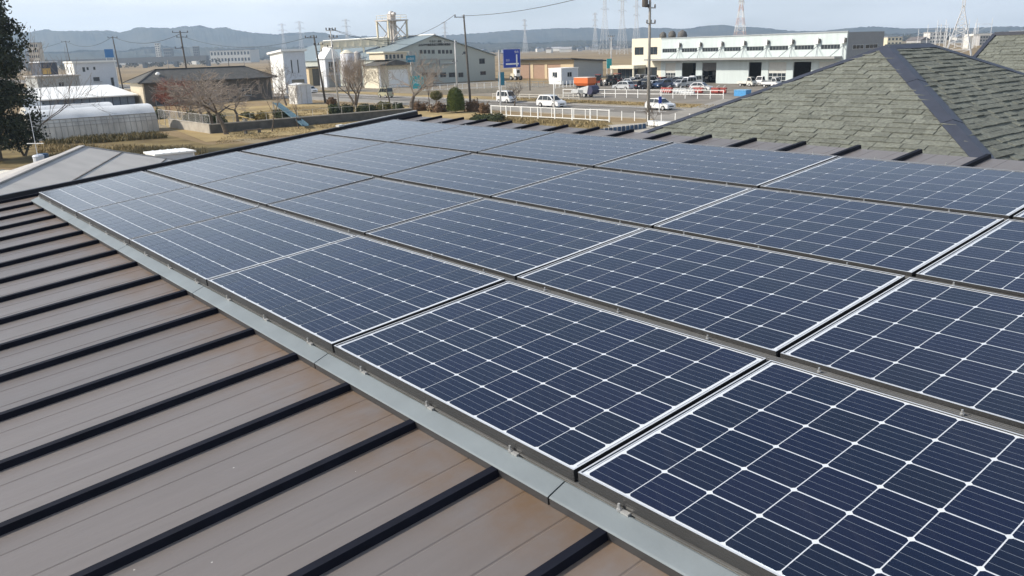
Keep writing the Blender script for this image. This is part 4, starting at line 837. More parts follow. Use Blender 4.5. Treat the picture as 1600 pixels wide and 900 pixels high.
# ================================================================== poles, wires, signs, fences, pylons, far town
POLEC = mat('concrete_pole', (.27, .255, .23), .85, var=.15); POLED = mat('dark_pole', (.085, .075, .065), .85, var=.2); INSU = mat('insulator', (.05, .05, .055), .4)
GALV = mat('galvanised_pole', (.48, .47, .45), .5, metal=.2, var=.1); WIRE = mat('cable', (.03, .03, .032), .6, var=.1); TEAL = mat('teal_sign', (.0, .36, .40), .5, var=.05); TEALD = mat('dark_teal_sign', (.01, .17, .26), .5, var=.08)
BLUE = mat('road_sign_blue', (.005, .04, .34), .45, var=.04)
def pole(name, label, px, Y, ytop, arms, m, r=.17, lean=0.0, transformer=None, extra=0.0, cat='utility pole', group='utility poles'):
    p = spot(px, Y); z1 = zrow(p, ytop) + extra; t = thing(name, label, cat, p, 0, group); q = Vector((lean, 0, z1))
    MB().tube((0, 0, -.2), q, r, r * .6, 10).build('shaft', m, t, smooth=True); tops = []
    for (dz, ln, ang, n, off) in arms:
        c = q * ((z1 - dz) / z1); d = Vector((math.cos(ang), math.sin(ang), 0)); a = MB().bar(c + d * (off - ln / 2), c + d * (off + ln / 2), .10).build('crossarm', m, t)
        for k in range(n):
            e = c + d * (off - ln / 2 + ln * (k + .08) / max(1, n - .84)); MB().lathe([(.05, 0), (.11, .1), (.06, .16), (.11, .22), (.05, .34)], (e.x, e.y, e.z + .05), 7).build('insulator', INSU, a); tops.append(p + e + Vector((0, 0, .36)))
    if transformer is not None:
        for k, (dz, dx) in enumerate(transformer): c = q * ((z1 - dz) / z1); MB().lathe([(.30, 0), (.33, .1), (.33, .75), (.24, .85)], (c.x + dx, c.y - .1, c.z), 10).build('transformer', POLED, t); MB().bar(c, c + Vector((dx, -.1, 0)), .08).build('bracket', POLED, t)
    return p, z1, tops, p + q
aU, aV = YAW, YV
_, _, tA, qA = pole('utility_pole', 'tall concrete utility pole with transformer in front of the workshop', 1013, 93.7, 0, [(1.2, 1.9, aV, 3, -.4), (3.4, 1.2, aV, 2, .3), (5.0, 1.4, aV, 3, .2)], POLEC, .19, 0, [(3.3, -.55)], 2.6)
_, _, tB, qB = pole('utility_pole', 'slim dark leaning pole with one side arm behind the round topiary', 735, 130, 25, [(.15, 1.9, aV + math.pi, 2, .8)], POLED, .20, -.45)
_, _, tC, qC = pole('utility_pole', 'pale pole with signal lamps and brackets before the storage hall', 714, 182, 62, [(.6, 3.6, aV, 2, -1.2), (3.2, 2.2, aV, 2, .9), (4.6, 1.4, aV, 2, -.3)], GALV, .20)
_, _, tD, qD = pole('utility_pole', 'dark leaning utility pole beside the road near the tall shed', 508, 150, 55, [(.4, 2.2, aV, 3, -.6), (1.6, 1.8, aV, 3, .6), (2.7, 1.2, aV, 2, .5)], POLED, .21, -1.0)
_, _, tE, qE = pole('utility_pole', 'thin pale utility pole standing in the park shrubs', 530, 121.6, 44, [(.3, 1.5, aV, 4, .1), (1.3, 1.3, aV, 3, .35), (2.6, .9, aV, 2, -.3)], GALV, .13, -.35)
_, _, tF, qF = pole('utility_pole', 'dark utility pole rising behind the hip roofed house', 298, 186, 48, [(.35, 3.4, aV, 3, 0), (1.3, 2.4, aV, 2, .2), (3.6, 1.6, aV, 2, -.9)], POLED, .24, -.5)
_, _, tG, qG = pole('utility_pole', 'utility pole right of the white two storey block', 192, 246, 57, [(.3, 2.6, aV, 3, 0)], POLED, .22, -.7)
_, _, tH, qH = pole('utility_pole', 'distant utility pole above the roof of the white block', 116, 330, 64, [(.3, 3.0, aV, 3, 0)], POLED, .2, -.6)
pole('floodlight_pole', 'pale floodlight mast with clustered lamps left of the workshop', 955, 232, 56, [(.2, 2.2, aV, 4, 0), (1.0, 1.6, aV, 3, 0)], GALV, .2, 0, cat='light pole', group=None)
pole('utility_pole', 'thin wooden pole beyond the hip roof, left of centre ridge', 362, 205, 92, [], POLED, .14)
pole('utility_pole', 'thin pole beyond the right end of the hip roof', 386, 205, 90, [], POLEC, .14)
pole('utility_pole', 'short thin pole above the left end of the hip roof', 268, 210, 94, [], POLEC, .14)
pole('utility_pole', 'thin dark pole at the corner of the store yard', 828, 172, 98, [], POLED, .12)
pole('marker_pole', 'slim white post with dark cap beside the white railing', 866, 108, 119, [], WHITE, .09, cat='post', group=None)
def wire(a, b, sag, label, r=.03):
    pts = []
    for k in range(25): f = k / 24; p = a.lerp(b, f); pts.append((p.x, p.y, p.z - sag * 4 * f * (1 - f)))
    tag(MB().path(pts, r, 4).build('power_cable', WIRE), label, 'cable', 'overhead cables')
wire(qB + Vector((-.3, 0, .05)), qA + Vector((0, 0, -.3)), .9, 'sagging overhead cable from the slim dark pole to the tall concrete pole', .032)
wire(tB[1] if len(tB) > 1 else qB, qE, 2.6, 'sagging overhead cable from the slim dark pole to the thin park pole', .028)
wire(qF + Vector((0, 0, -.6)), qG, 1.9, 'thick overhead cable left of the pole behind the hip roof', .05)
wire(qG, qH, 2.4, 'overhead cable between the two poles above the white block', .05)
wire(qF + Vector((0, 0, -1.0)), qD, 2.2, 'overhead cable from the hip house pole to the road pole', .03)
wire(qH, at(-40, 80, 420), 2.5, 'overhead cable running left from the distant pole past the conifer', .05)
wire(qE, qC, 1.6, 'overhead cable from the park pole to the signal pole', .022)
wire(qA + Vector((0, 0, -1.2)), at(1700, -60, 150), 2.0, 'faint overhead cable running right from the tall concrete pole', .016)

# ---- road sign on its arm
p = spot(782, 126); rs_ = thing('road_sign', 'blue direction sign held out on a grey arm post', 'road sign', p, YV); z0 = zrow(p, 78)
MB().tube((0, 0, 0), (0, 0, z0), .15, .12, 10).build('post', GALV, rs_); xa, xb = span(p, V, 786.5), span(p, V, 813); zb0, zb1 = zrow(p, 107), zrow(p, 77)
for z in (zb1 - .6, zb0 + .6): MB().tube((0, 0, z), (xb * .8, 0, z), .06).build('arm', GALV, rs_)
bd = MB().box(xa, xb, -.14, -.08, zb0, zb1).build('board', BLUE, rs_); w = xb - xa; hh_ = zb1 - zb0
b_ = .05; MB().box(xa, xb, -.145, -.141, zb0, zb0 + b_).box(xa, xb, -.145, -.141, zb1 - b_, zb1).box(xa, xa + b_, -.145, -.141, zb0 + b_, zb1 - b_).box(xb - b_, xb, -.145, -.141, zb0 + b_, zb1 - b_).build('border', PALEB, bd)
MB().box(xa + w * .14, xa + w * .90, -.147, -.141, zb0 + hh_ * .17, zb0 + hh_ * .25).box(xa + w * .74, xa + w * .82, -.147, -.141, zb0 + hh_ * .06, zb0 + hh_ * .168).box(xa + w * .74, xa + w * .82, -.147, -.141, zb0 + hh_ * .252, zb0 + hh_ * .70).build('arrow_line', WHITE, bd)
text_mesh('仙台', .42, .004, WHITE, 'lettering', bd, (xa + w * .78, -.147, zb0 + hh_ * .83), (math.pi / 2, 0, 0)); text_mesh('古川', .36, .004, WHITE, 'lettering', bd, (xa + w * .25, -.147, zb0 + hh_ * .40), (math.pi / 2, 0, 0))
def sign(name, label, px0, px1, y0, y1, Y, m, posts=1, txt=None, emblem=False, ang=YV, d=V, base=0.0):
    p = spot(px0, Y); w = span(p, d, px1); z0, z1 = zrow(p, y1), zrow(p, y0); t = thing(name, label, 'sign', p, ang)
    for k in range(posts): x = w / 2 if posts == 1 else w * (.1 + .8 * k / (posts - 1)); MB().tube((x, .08, 0), (x, .08, z1 + (.6 if emblem else -.05)), .07).build('post', WHITE, t)
    b = MB().box(0, w, -.06, .0, z0, z1).build('board', m, t)
    if txt: text_mesh(txt, w / max(1, len(txt)) * (.95 if len(txt) > 1 else .9) * (1.25 if txt.isascii() else 1), .006, WHITE, 'lettering', b, (w / 2, -.068, (z0 + z1) / 2), (math.pi / 2, 0, 0))
    if emblem: mb = MB(); mb.tube((w / 2, .0, z1 + .45), (w / 2, -.1, z1 + .45), .42, .42, 16); mb.build('emblem_disc', CANM, t)
    return t
sign('shop_sign', 'dark teal hanging sign board with round emblem before the storage hall', 637, 650, 87, 97.5, 190, TEALD, 1, 'JA古川', True)
sign('shop_sign', 'bright turquoise banner board by the store entrance', 642, 665, 119, 139, 176, TEAL, 3, 'JA古川')
sign('banner_sign', 'narrow teal upright banner left of the blue direction sign', 779.5, 787.5, 113, 133.5, 146, TEALD, 1)
sign('banner_sign', 'narrow turquoise upright sign left of the workshop porch', 948, 955.5, 92, 107, 205, TEAL, 2)
sign('road_marker', 'small blue signboard beside the white car on the road', 1029, 1034, 151, 162, 106, BLUE, 1, None, False)
sign('billboard', 'tall blue billboard with pale figure beyond the white block', 170.5, 182, 77, 90, 330, mat('billboard_blue', (.03, .17, .42), .5), 2)
bb = COL.objects[-1]

# ---- fences
def railing(name, label, pa, pb, h, npost, nbar, m, group=None, rails=(.92, .12), wp=.09, wb=.035):
    d = pb - pa; L_ = d.length; t = thing(name, label, 'fence', pa, math.atan2(d.y, d.x), group)
    for k in range(npost + 1): x = L_ * k / npost; MB().box(x - wp / 2, x + wp / 2, -wp / 2, wp / 2, 0, h).build('post', m, t)
    for r in rails: MB().box(0, L_, -.03, .03, h * r - .04, h * r + .04).build('rail', m, t)
    if nbar:
        me = MB().box(-wb / 2, wb / 2, -.015, .015, h * rails[1] + .04, h * rails[0] - .04).mesh('baluster', m)
        for k in range(npost):
            for j in range(1, nbar): link('baluster', me, t, (L_ * (k + j / nbar), 0, 0))
    return t
f0, f1 = G(768, 181.5), G(952, 191)
railing('white_railing', 'near white balustrade railing along the pavement', f0, f1, 1.4, 7, 11, WHITE, 'white fences', (.95, .16), .12, .075)
a, b = G(1130, 155), G(880, 151.5)
railing('yard_fence', 'white post and rail fence along the machinery yard', b, a, 1.35, 14, 0, WHITE, 'white fences', (.95, .5))
railing('yard_fence', 'pale post and rail fence on the far road verge', G(770, 154), G(905, 157), .9, 9, 0, STEEL, 'white fences', (.9, .5))
a, b = spot(652, 178), spot(790, 186)
railing('store_fence', 'white fence in front of the storage hall yard', a, b, 1.5, 12, 0, WHITE, 'white fences', (.96, .3))
railing('store_fence', 'white slatted fence before the site cabin', spot(868, 178), spot(902, 184), 1.4, 6, 4, WHITE, 'white fences', (.96, .15))
railing('store_fence', 'pale slatted fence left of the site cabin', spot(790, 184), spot(858, 186), 1.3, 8, 3, STEEL, 'white fences', (.96, .15))
lw = thing('block_wall', 'low pale block wall below the storage hall fence', 'wall', spot(645, 166), 0); q = spot(778, 168) - spot(645, 166); lw.rotation_euler = (0, 0, math.atan2(q.y, q.x))
for k in range(3): MB().box(0, q.length, -.1 + .02 * k, .1, .3 * k + .01 * (k > 0), .3 * k + .3).build('course', mat('pale_block', (.52, .45, .34), .9, var=.12), lw)
# retaining wall of the park, chain link fence on its lit run
WH = .98; c0, c1, c2 = G(266, 199), G(323, 230), G(505, 203.5)
c1 = c0 + U * span(c0, U, 323); c2 = c1 + V * span(c1, V, 640)
rw = thing('retaining_wall', 'concrete retaining wall around the park, lit on its left run', 'wall', c1, 0)
lc0, lc2 = c0 - c1, c2 - c1
def wseg(a, b, m, nm, h=WH): mb = MB(); mb.bar(Vector((a.x, a.y, h / 2)), Vector((b.x, b.y, h / 2)), .25, h); mb.build(nm, m, rw)
wseg(lc0, Vector() - U * .13, CONC, 'wall_run'); wseg(Vector() - V * .125, lc2, CONCD, 'wall_run')  # second run in darker concrete, its shade put into the colour
mb = MB(); mb.bar(Vector((lc0.x, lc0.y, WH + .06)), Vector((0, 0, WH + .06)), .34, .11); mb.build('coping', CONC, rw); mb = MB(); mb.bar(Vector((0, 0, WH + .06)) + V * .18, Vector((lc2.x, lc2.y, WH + .06)), .34, .11); mb.build('coping', CONC, rw)
cf = thing('chain_link_fence', 'grey chain link fence on top of the lit retaining wall', 'fence', c0 - U * 4, 0); Lf = (c1 - c0).length + 4
for k in range(9): x = Lf * k / 8; q = U * x; MB().tube((q.x, q.y, 0), (q.x, q.y, WH + 1.1), .035, None, 6).build('post', GALV, cf)
MB().tube((0, 0, WH + 1.1), (*(U * Lf)[:2], WH + 1.1), .03, None, 6).build('top_rail', GALV, cf)
mb = MB(); st_ = .16
k = -1.1
while k < Lf:
    for s_ in (1, -1):
        x0, x1, z0, z1 = (k, k + 1.0, 0, 1.0) if s_ > 0 else (k, k + 1.0, 1.0, 0)
        if x0 >= 0 and x1 <= Lf: mb.bar((*(U * x0)[:2], WH + .05 + z0), (*(U * x1)[:2], WH + .05 + z1), .008)
    k += st_
mb.build('wire_mesh', GALV, cf, kind='stuff')
pf = thing('wire_fence', 'thin post and wire fence along the edge of the park lawn', 'fence', c1 + V * 1 - U * .6, YV); Lp = span(c1, V, 610)
for k in range(13): x = Lp * k / 12; MB().tube((x, 0, 0), (x, 0, 1.9), .025, None, 5).build('post', STEEL, pf)
for z in (1.0, 1.85): MB().tube((0, 0, z), (Lp, 0, z), .018, None, 4).build('wire', STEEL, pf)
# blue sheet fence and white wall stub just past the ridge
ps = spot(1009, 86); bf = thing('sheet_fence', 'blue corrugated sheet fence just past the roof top', 'fence', ps, math.atan2(-V.y, -V.x)); zb = zrow(ps, 193); Lb = -span(ps, V, 915); n = 14
for k in range(n):
    mb = MB(); m = 5
    for j in range(m): x0 = Lb * (k + j / m) / n; x1 = Lb * (k + (j + 1) / m) / n; mb.box(x0, x1 - .004, (-.03 if j % 2 else 0), .02, .02, zb)
    mb.build('sheet', mat('blue_sheet_%d' % (k % 3), ((.03, .075, .15), (.045, .10, .18), (.03, .06, .115))[k % 3], .5, var=.25, scale=2, stretch=(3, 3, .4)), bf)
    MB().box(Lb * k / n - .03, Lb * k / n + .03, .021, .1, 0, zb + .1).build('post', GALV, bf)
pw = spot(1013, 88); ww = thing('white_wall', 'short bright white wall stub beside the blue sheet fence', 'wall', pw, YAW); Lw = span(pw, U, 1060); MB().box(0, Lw, 0, .15, 0, zrow(pw, 189)).build('panel', WHITE, ww); MB().box(-.05, Lw + .05, -.04, .19, zrow(pw, 189), zrow(pw, 189) + .06).build('cap', PALEB, ww)

# ---- playground
ps = G(432, 182); pe = G(479, 202); d = (pe - ps); Ls = d.length; sl_ = thing('slide', 'blue playground slide on the dry lawn', 'slide', ps, math.atan2(d.y, d.x)); zt = 1.9
BL = mat('slide_blue', (.05, .11, .15), .85, var=.15)
MB().bar((.6, 0, zt), (Ls - .4, 0, .35), .7, .06).build('chute', BL, sl_); MB().bar((.6, -.36, zt + .1), (Ls - .4, -.36, .45), .06, .2).build('side_rail', BL, sl_); MB().bar((.6, .36, zt + .1), (Ls - .4, .36, .45), .06, .2).build('side_rail', BL, sl_)
MB().box(-.3, .6, -.36, .36, zt - .06, zt).build('platform', BL, sl_); [MB().tube((x, y, 0), (x, y, zt), .05).build('leg', STEEL, sl_) for x in (-.25, .5) for y in (-.3, .3)]
for k in range(6): MB().bar((-.5 - .1 * k, -.3, zt - .3 * k - .2), (-.5 - .1 * k, .3, zt - .3 * k - .2), .05).build('rung', STEEL, sl_)
WOOD = mat('weathered_wood', (.16, .115, .075), .85, var=.25, scale=3, stretch=(1, 6, 6)); YWOOD = mat('yellow_beam', (.50, .36, .13), .7, var=.1)
pb_ = G(395, 208.5); bn = thing('park_bench', 'low backless wooden bench at the edge of the park lawn', 'bench', pb_, YV)
for k in range(3): MB().box(-1.05, 1.05, -.22 + k * .155, -.08 + k * .155, .40, .45).build('slat', WOOD, bn)
for x in (-.8, .8): MB().box(x - .12, x + .12, -.2, .2, 0, .395).build('leg', CONCD, bn)
px_ = G(383, 191); sw_ = thing('seesaw', 'tilted yellow seesaw beam under the cherry trees', 'seesaw', px_, R_(-25)); MB().bar((-1.5, 0, .95), (1.5, 0, .35), .22, .12).build('beam', YWOOD, sw_); MB().box(-.2, .2, -.25, .25, 0, .58).build('pivot', STEEL, sw_)
for x, z in ((-1.2, 1.0), (1.2, .55)): MB().tube((x, -.2, z + .15), (x, .2, z + .15), .03).build('handle', STEEL, sw_)
# garden clutter by the conifer: T post and blue drum
pt_ = at(58, 240, 46); tp = thing('clothes_pole', 'thin white T shaped pole under the conifer', 'pole', (pt_.x, pt_.y, 0), 0); zt = zrow(pt_, 175); MB().tube((0, 0, 0), (0, 0, zt), .016, None, 6).build('shaft', PALEB, tp); MB().tube((-.45, 0, zrow(pt_, 224)), (.45, 0, zrow(pt_, 224.5)), .025, None, 6).build('bar', WHITE, tp)
pd_ = at(66, 243, 47); dr_ = thing('water_drum', 'dark blue water drum beside the T shaped pole', 'drum', (pd_.x, pd_.y, 0), 0); zt = zrow(pd_, 240)
MB().lathe([(.30, zt - .85), (.33, zt - .8), (.33, zt - .05), (.28, zt)], n=14).build('barrel', mat('drum_blue', (.02, .06, .12), .5), dr_); MB().box(-.4, .4, -.4, .4, 0, zt - .86).build('stand', CONCD, dr_)
pd_ = at(60, 246, 46); db = thing('water_drum', 'pale grey bin left of the dark blue drum', 'bin', (pd_.x, pd_.y, 0), 0); zt = zrow(pd_, 242); MB().lathe([(.22, 0), (.28, zt - .1), (.31, zt - .08), (.24, zt)], n=12).build('bin_body', PALEB, db)

# ---- transmission towers
PYL = mat('pylon_steel', (.55, .56, .57), .6, var=.05); PYR = mat('pylon_red', (.52, .40, .37), .6, var=.05); PYW = mat('pylon_white', (.70, .70, .69), .6, var=.05)
def pylon(px, Y, ytop, label, arms=3, b=.085, th=.35, seg=9, armw=.16, twocol=False, extra=0.0):
    p = spot(px, Y); Hh = zrow(p, ytop) + extra; t = thing('transmission_tower', label, 'pylon', p, aV + .35, 'transmission towers')
    hw = lambda f: Hh * (b * (1 - f / .62) + .018 if f < .62 else .018 + .0 * f)
    fs = [0] + [1 - (1 - k / seg) ** 1.25 for k in range(1, seg + 1)]
    mbs = {0: MB(), 1: MB()}
    for i in range(seg):
        mb = mbs[i % 2 if twocol else 0]; f0, f1 = fs[i], fs[i + 1]; a, c = hw(f0), hw(f1); z0, z1 = f0 * Hh, f1 * Hh
        cs = [((-a, -a, z0), (-c, -c, z1)), ((a, -a, z0), (c, -c, z1)), ((a, a, z0), (c, c, z1)), ((-a, a, z0), (-c, c, z1))]
        for q0, q1 in cs: mb.bar(q0, q1, th)
        for k in range(4): q0, q1 = cs[k], cs[(k + 1) % 4]; mb.bar(q0[0], q1[1], th * .5); mb.bar(q1[0], q0[1], th * .5); mb.bar(q0[1], q1[1], th * .6)
    mbs[0].build('lattice_body', PYR if twocol else PYL, t)
    if twocol: mbs[1].build('lattice_body', PYW, t)
    for k in range(arms):
        f = .66 + .3 * k / max(1, arms - 1); z = f * Hh; w = Hh * armw * (1 if k != 1 else 1.12); mb = MB(); c = hw(f)
        for s_ in (-1, 1):
            for y in (-c, c): mb.bar((s_ * c, y, z), (s_ * w, 0, z + .3), th * .7); mb.bar((s_ * c, y, z + Hh * .03), (s_ * w, 0, z + .3), th * .5)
            mb.bar((s_ * w * .55, 0, z), (s_ * w * .55, 0, z + Hh * .016), th * .4)
            mb.tube((s_ * w, 0, z + .2), (s_ * w, 0, z - Hh * .035), th * .5, None, 5)
        mb.build('crossarm', PYR if twocol and k % 2 else PYL, t)
pylon(930, 1250, 20, 'slim grey lattice tower left of the three overlapping ones', 3, .05, .25)
pylon(945, 900, -22, 'grey lattice tower second from left among the group beyond the fields', 3, .05, .2, 12)
pylon(972, 820, -18, 'grey lattice tower with wide arms in the middle of the group', 3, .055, .2, 12)
pylon(994, 980, -6, 'grey lattice tower directly left of the tall concrete pole', 3, .055, .22, 11)
pylon(1155, 620, -40, 'pale banded lattice tower above the workshop roof', 3, .075, .30, 13, .13, True)
pylon(1497, 330, -30, 'large near lattice tower above the ridge of the shingled house', 3, .15, .20, 13, .24)
pylon(446, 1900, 37, 'faint far lattice tower above the tall white shed', 3, .05, .38)
pylon(473, 1900, 33, 'faint far lattice tower right of the tall white shed', 3, .05, .38)
pylon(545, 1700, 30, 'faint far lattice tower above the conveyor gallery', 3, .05, .36)
pylon(697, 1800, 34, 'faint far lattice tower above the storage hall roof', 3, .05, .38)
pylon(821, 1600, 30, 'faint far lattice tower above the blue direction sign', 3, .05, .36)

# ---- far structures
VIA = mat('viaduct_concrete', (.16, .17, .18), .85, var=.1); FARW = mat('far_wall_white', (.62, .60, .55), .8, var=.1); FARG = mat('far_wall_grey', (.36, .35, .34), .8, var=.1); FARR = mat('far_roof', (.13, .11, .10), .8, var=.2); FARB = mat('far_roof_blue', (.12, .15, .20), .8, var=.2)
def viaduct(px0, px1, Y, y0, y1, label, m):
    a, b = spot(px0, Y), spot(px1, Y); t = thing('viaduct', label, 'viaduct', a, 0); d = b - a; z0, z1 = zrow(b, y1), zrow(b, y0)
    mb = MB(); mb.bar(Vector((0, 0, (z0 + z1) / 2)), Vector((d.x, d.y, (z0 + z1) / 2)), 9, z1 - z0); mb.build('deck', m, t); n = max(3, int(d.length / 35))
    for k in range(n + 1): q = d * (k / n); MB().box(q.x - 1.5, q.x + 1.5, q.y - 3, q.y + 3, 0, z0).build('pier', m, t)
viaduct(-120, 326, 950, 86.5, 94.5, 'long blue grey railway viaduct beyond the fields at the left', VIA)
viaduct(1512, 1720, 520, 46.5, 49.5, 'thin pale road bridge at the right behind the shingled roofs', FARW)
def block(px0, px1, y0, Y, label, m, nx, nz, name='apartment_block'):
    a = spot(px0, Y); w = (spot(px1, Y) - a).length; z1 = zrow(a, y0); t = thing(name, label, 'building', a, 0); MB().box(0, w, 0, w * .8, 0, z1).build('wall', m, t); MB().box(-.3, w + .3, -.3, w * .8 + .3, z1, z1 + .6).build('roof', FARG, t)
    me = MB().box(0, w / nx * .55, -.12, .02, 0, z1 / nz * .5).mesh('window', GLASS)
    for i in range(nx):
        for k in range(nz): link('window', me, t, (w * (i + .22) / nx, 0, z1 * (k + .3) / nz))
block(51, 67, 68, 620, 'beige apartment block with window grid behind the conifer', mat('far_beige', (.55, .49, .40), .8), 5, 6)
block(246, 253, 68, 1500, 'slim pale far tower block left of the dark pole', FARW, 2, 10); block(258, 270, 76, 1500, 'dark blue grey far block right of the slim pale tower', VIA, 4, 5); block(304, 312, 73, 1500, 'dark far tower block right of the pole behind the hip house', VIA, 3, 7)
block(330, 392, 80, 1350, 'long white far factory building beyond the fields', FARW, 12, 2); block(1386, 1409, 58.5, 800, 'cream far factory shed right of the workshop', mat('far_cream', (.64, .58, .42), .8), 4, 2); block(1452, 1478, 51, 900, 'white far block left of the large lattice tower', FARW, 6, 3)
block(1530, 1556, 56, 640, 'pale far building under the road bridge', FARG, 6, 3)
def gable(w, l, h, mw, mr):
    mb = MB(); mb.box(-w / 2, w / 2, -l / 2, l / 2, 0, h); mb.mi = 1; mb.xprism([(-l / 2 - .5, h), (l / 2 + .5, h), (0, h + l * .28)], -w / 2 - .5, w / 2 + .5); return mb.mesh('far_house', [mw, mr])
FH = [gable(11, 8, 5.4, FARW, FARR), gable(14, 8, 3.4, FARG, FARR), gable(9, 8, 5.6, FARW, FARB), gable(22, 12, 6, FARW, FARG), gable(10, 9, 5, FARG, FARB)]
rh = random.Random(12)
def village(n, x0, x1, Y0, Y1, lab, grp):
    for k in range(n):
        Y = rh.uniform(Y0, Y1); px = rh.uniform(x0, x1); p = spot(px, Y); o = link('far_house', rh.choice(FH), None, p, rh.choice((0, 1.57)) + rh.uniform(-.4, .4)); s = rh.uniform(.8, 1.35); o.scale = (s, s, s); tag(o, lab, 'house', grp)
village(26, 40, 470, 1250, 2300, 'tiny house in the far village at the left foot of the hills', 'far village at the left')
village(44, 600, 985, 1300, 2400, 'tiny house in the far village at the foot of the middle hills', 'far village in the middle')
village(30, 1385, 1640, 700, 1900, 'tiny house in the far town at the right behind the shingled roofs', 'far town at the right')
for k in range(9):       # substation gantries round the big tower
    p = spot(1446 + k * 11, 500 + 30 * (k % 3)); t = thing('gantry', 'pale steel substation gantry near the foot of the large lattice tower', 'gantry', p, .3 * (k % 4), 'substation gantries'); hz_ = 12 + 3 * (k % 3)
    MB().bar((-5, 0, 0), (-5, 0, hz_), .22).bar((5, 0, 0), (5, 0, hz_), .22).build('post', PYW, t); MB().bar((-5, 0, hz_ * .8), (5, 0, hz_ * .8), .22).bar((-5, 0, hz_ * .5), (5, 0, hz_ * .8), .12).build('beam', PYW, t)
# ================================================================== vehicles and farm machines
TYRE = mat('tyre', (.02, .02, .02), .8); RIM = mat('wheel_rim', (.5, .5, .5), .4, metal=.5); LAMP = mat('lamp_glass', (.75, .76, .78), .15); TAIL = mat('tail_lamp', (.35, .02, .02), .3); CGLASS = mat('car_glass', (.02, .025, .03), .06)
def paint(nm, c): return mat('car_paint_' + nm, c, .28, var=.03, coat=.6)
CP = dict(white=paint('white', (.72, .72, .71)), silver=paint('silver', (.48, .50, .52)), grey=paint('grey', (.25, .27, .29)), dark=paint('dark', (.03, .035, .045)), green=paint('olive', (.36, .34, .22)), red=paint('red', (.35, .05, .03)), pearl=paint('pearl', (.66, .64, .58)), blue=paint('navy', (.03, .06, .13)))
WHEELS = {}
def wheel_mesh(r, w):
    k = (r, w)
    if k not in WHEELS:
        a = MB().tube((0, -w / 2, 0), (0, w / 2, 0), r, None, 16).mesh('tyre', TYRE); b = MB().tube((0, -w / 2 - .012, 0), (0, w / 2 + .012, 0), r * .62, None, 12).mesh('rim', RIM); WHEELS[k] = (a, b)
    return WHEELS[k]
def wheel(t, x, y, r, w):
    a, b = wheel_mesh(r, w); o = link('wheel', a, t, (x, y, r)); link('rim', b, o); return o
SHAPES = {  # length, width, height, belt z, lower outline (x, z), cabin outline (x, z)
 'hatch': (3.9, 1.66, 1.5, .88, [(-1.95, .25), (1.95, .25), (1.95, .62), (1.80, .80), (1.0, .90), (-1.85, .92), (-1.95, .7)], [(1.05, .88), (.35, 1.44), (-.2, 1.5), (-1.2, 1.46), (-1.85, .90)]),
 'minivan': (4.7, 1.70, 1.75, .98, [(-2.35, .27), (2.35, .27), (2.33, .70), (2.1, .90), (1.25, 1.0), (-2.3, 1.02), (-2.35, .8)], [(1.4, .96), (.55, 1.62), (.1, 1.74), (-1.7, 1.72), (-2.25, 1.0)]),
 'van': (3.4, 1.48, 1.9, 1.0, [(-1.7, .28), (1.7, .28), (1.7, .75), (1.55, 1.0), (1.45, 1.02), (-1.68, 1.04), (-1.7, .8)], [(1.5, .99), (1.0, 1.78), (.7, 1.88), (-1.55, 1.88), (-1.68, 1.02)]),
 'suv': (4.4, 1.78, 1.68, 1.0, [(-2.2, .35), (2.2, .35), (2.2, .80), (2.0, .98), (1.0, 1.04), (-2.1, 1.06), (-2.2, .8)], [(1.1, 1.02), (.4, 1.6), (-.2, 1.68), (-1.6, 1.62), (-2.1, 1.04)]),
 'truck': (3.4, 1.48, 1.8, .98, [(.35, .30), (1.7, .30), (1.7, .8), (1.55, 1.0), (.35, 1.02)], [(1.52, .98), (1.15, 1.74), (.45, 1.78), (.36, 1.0)]),
}
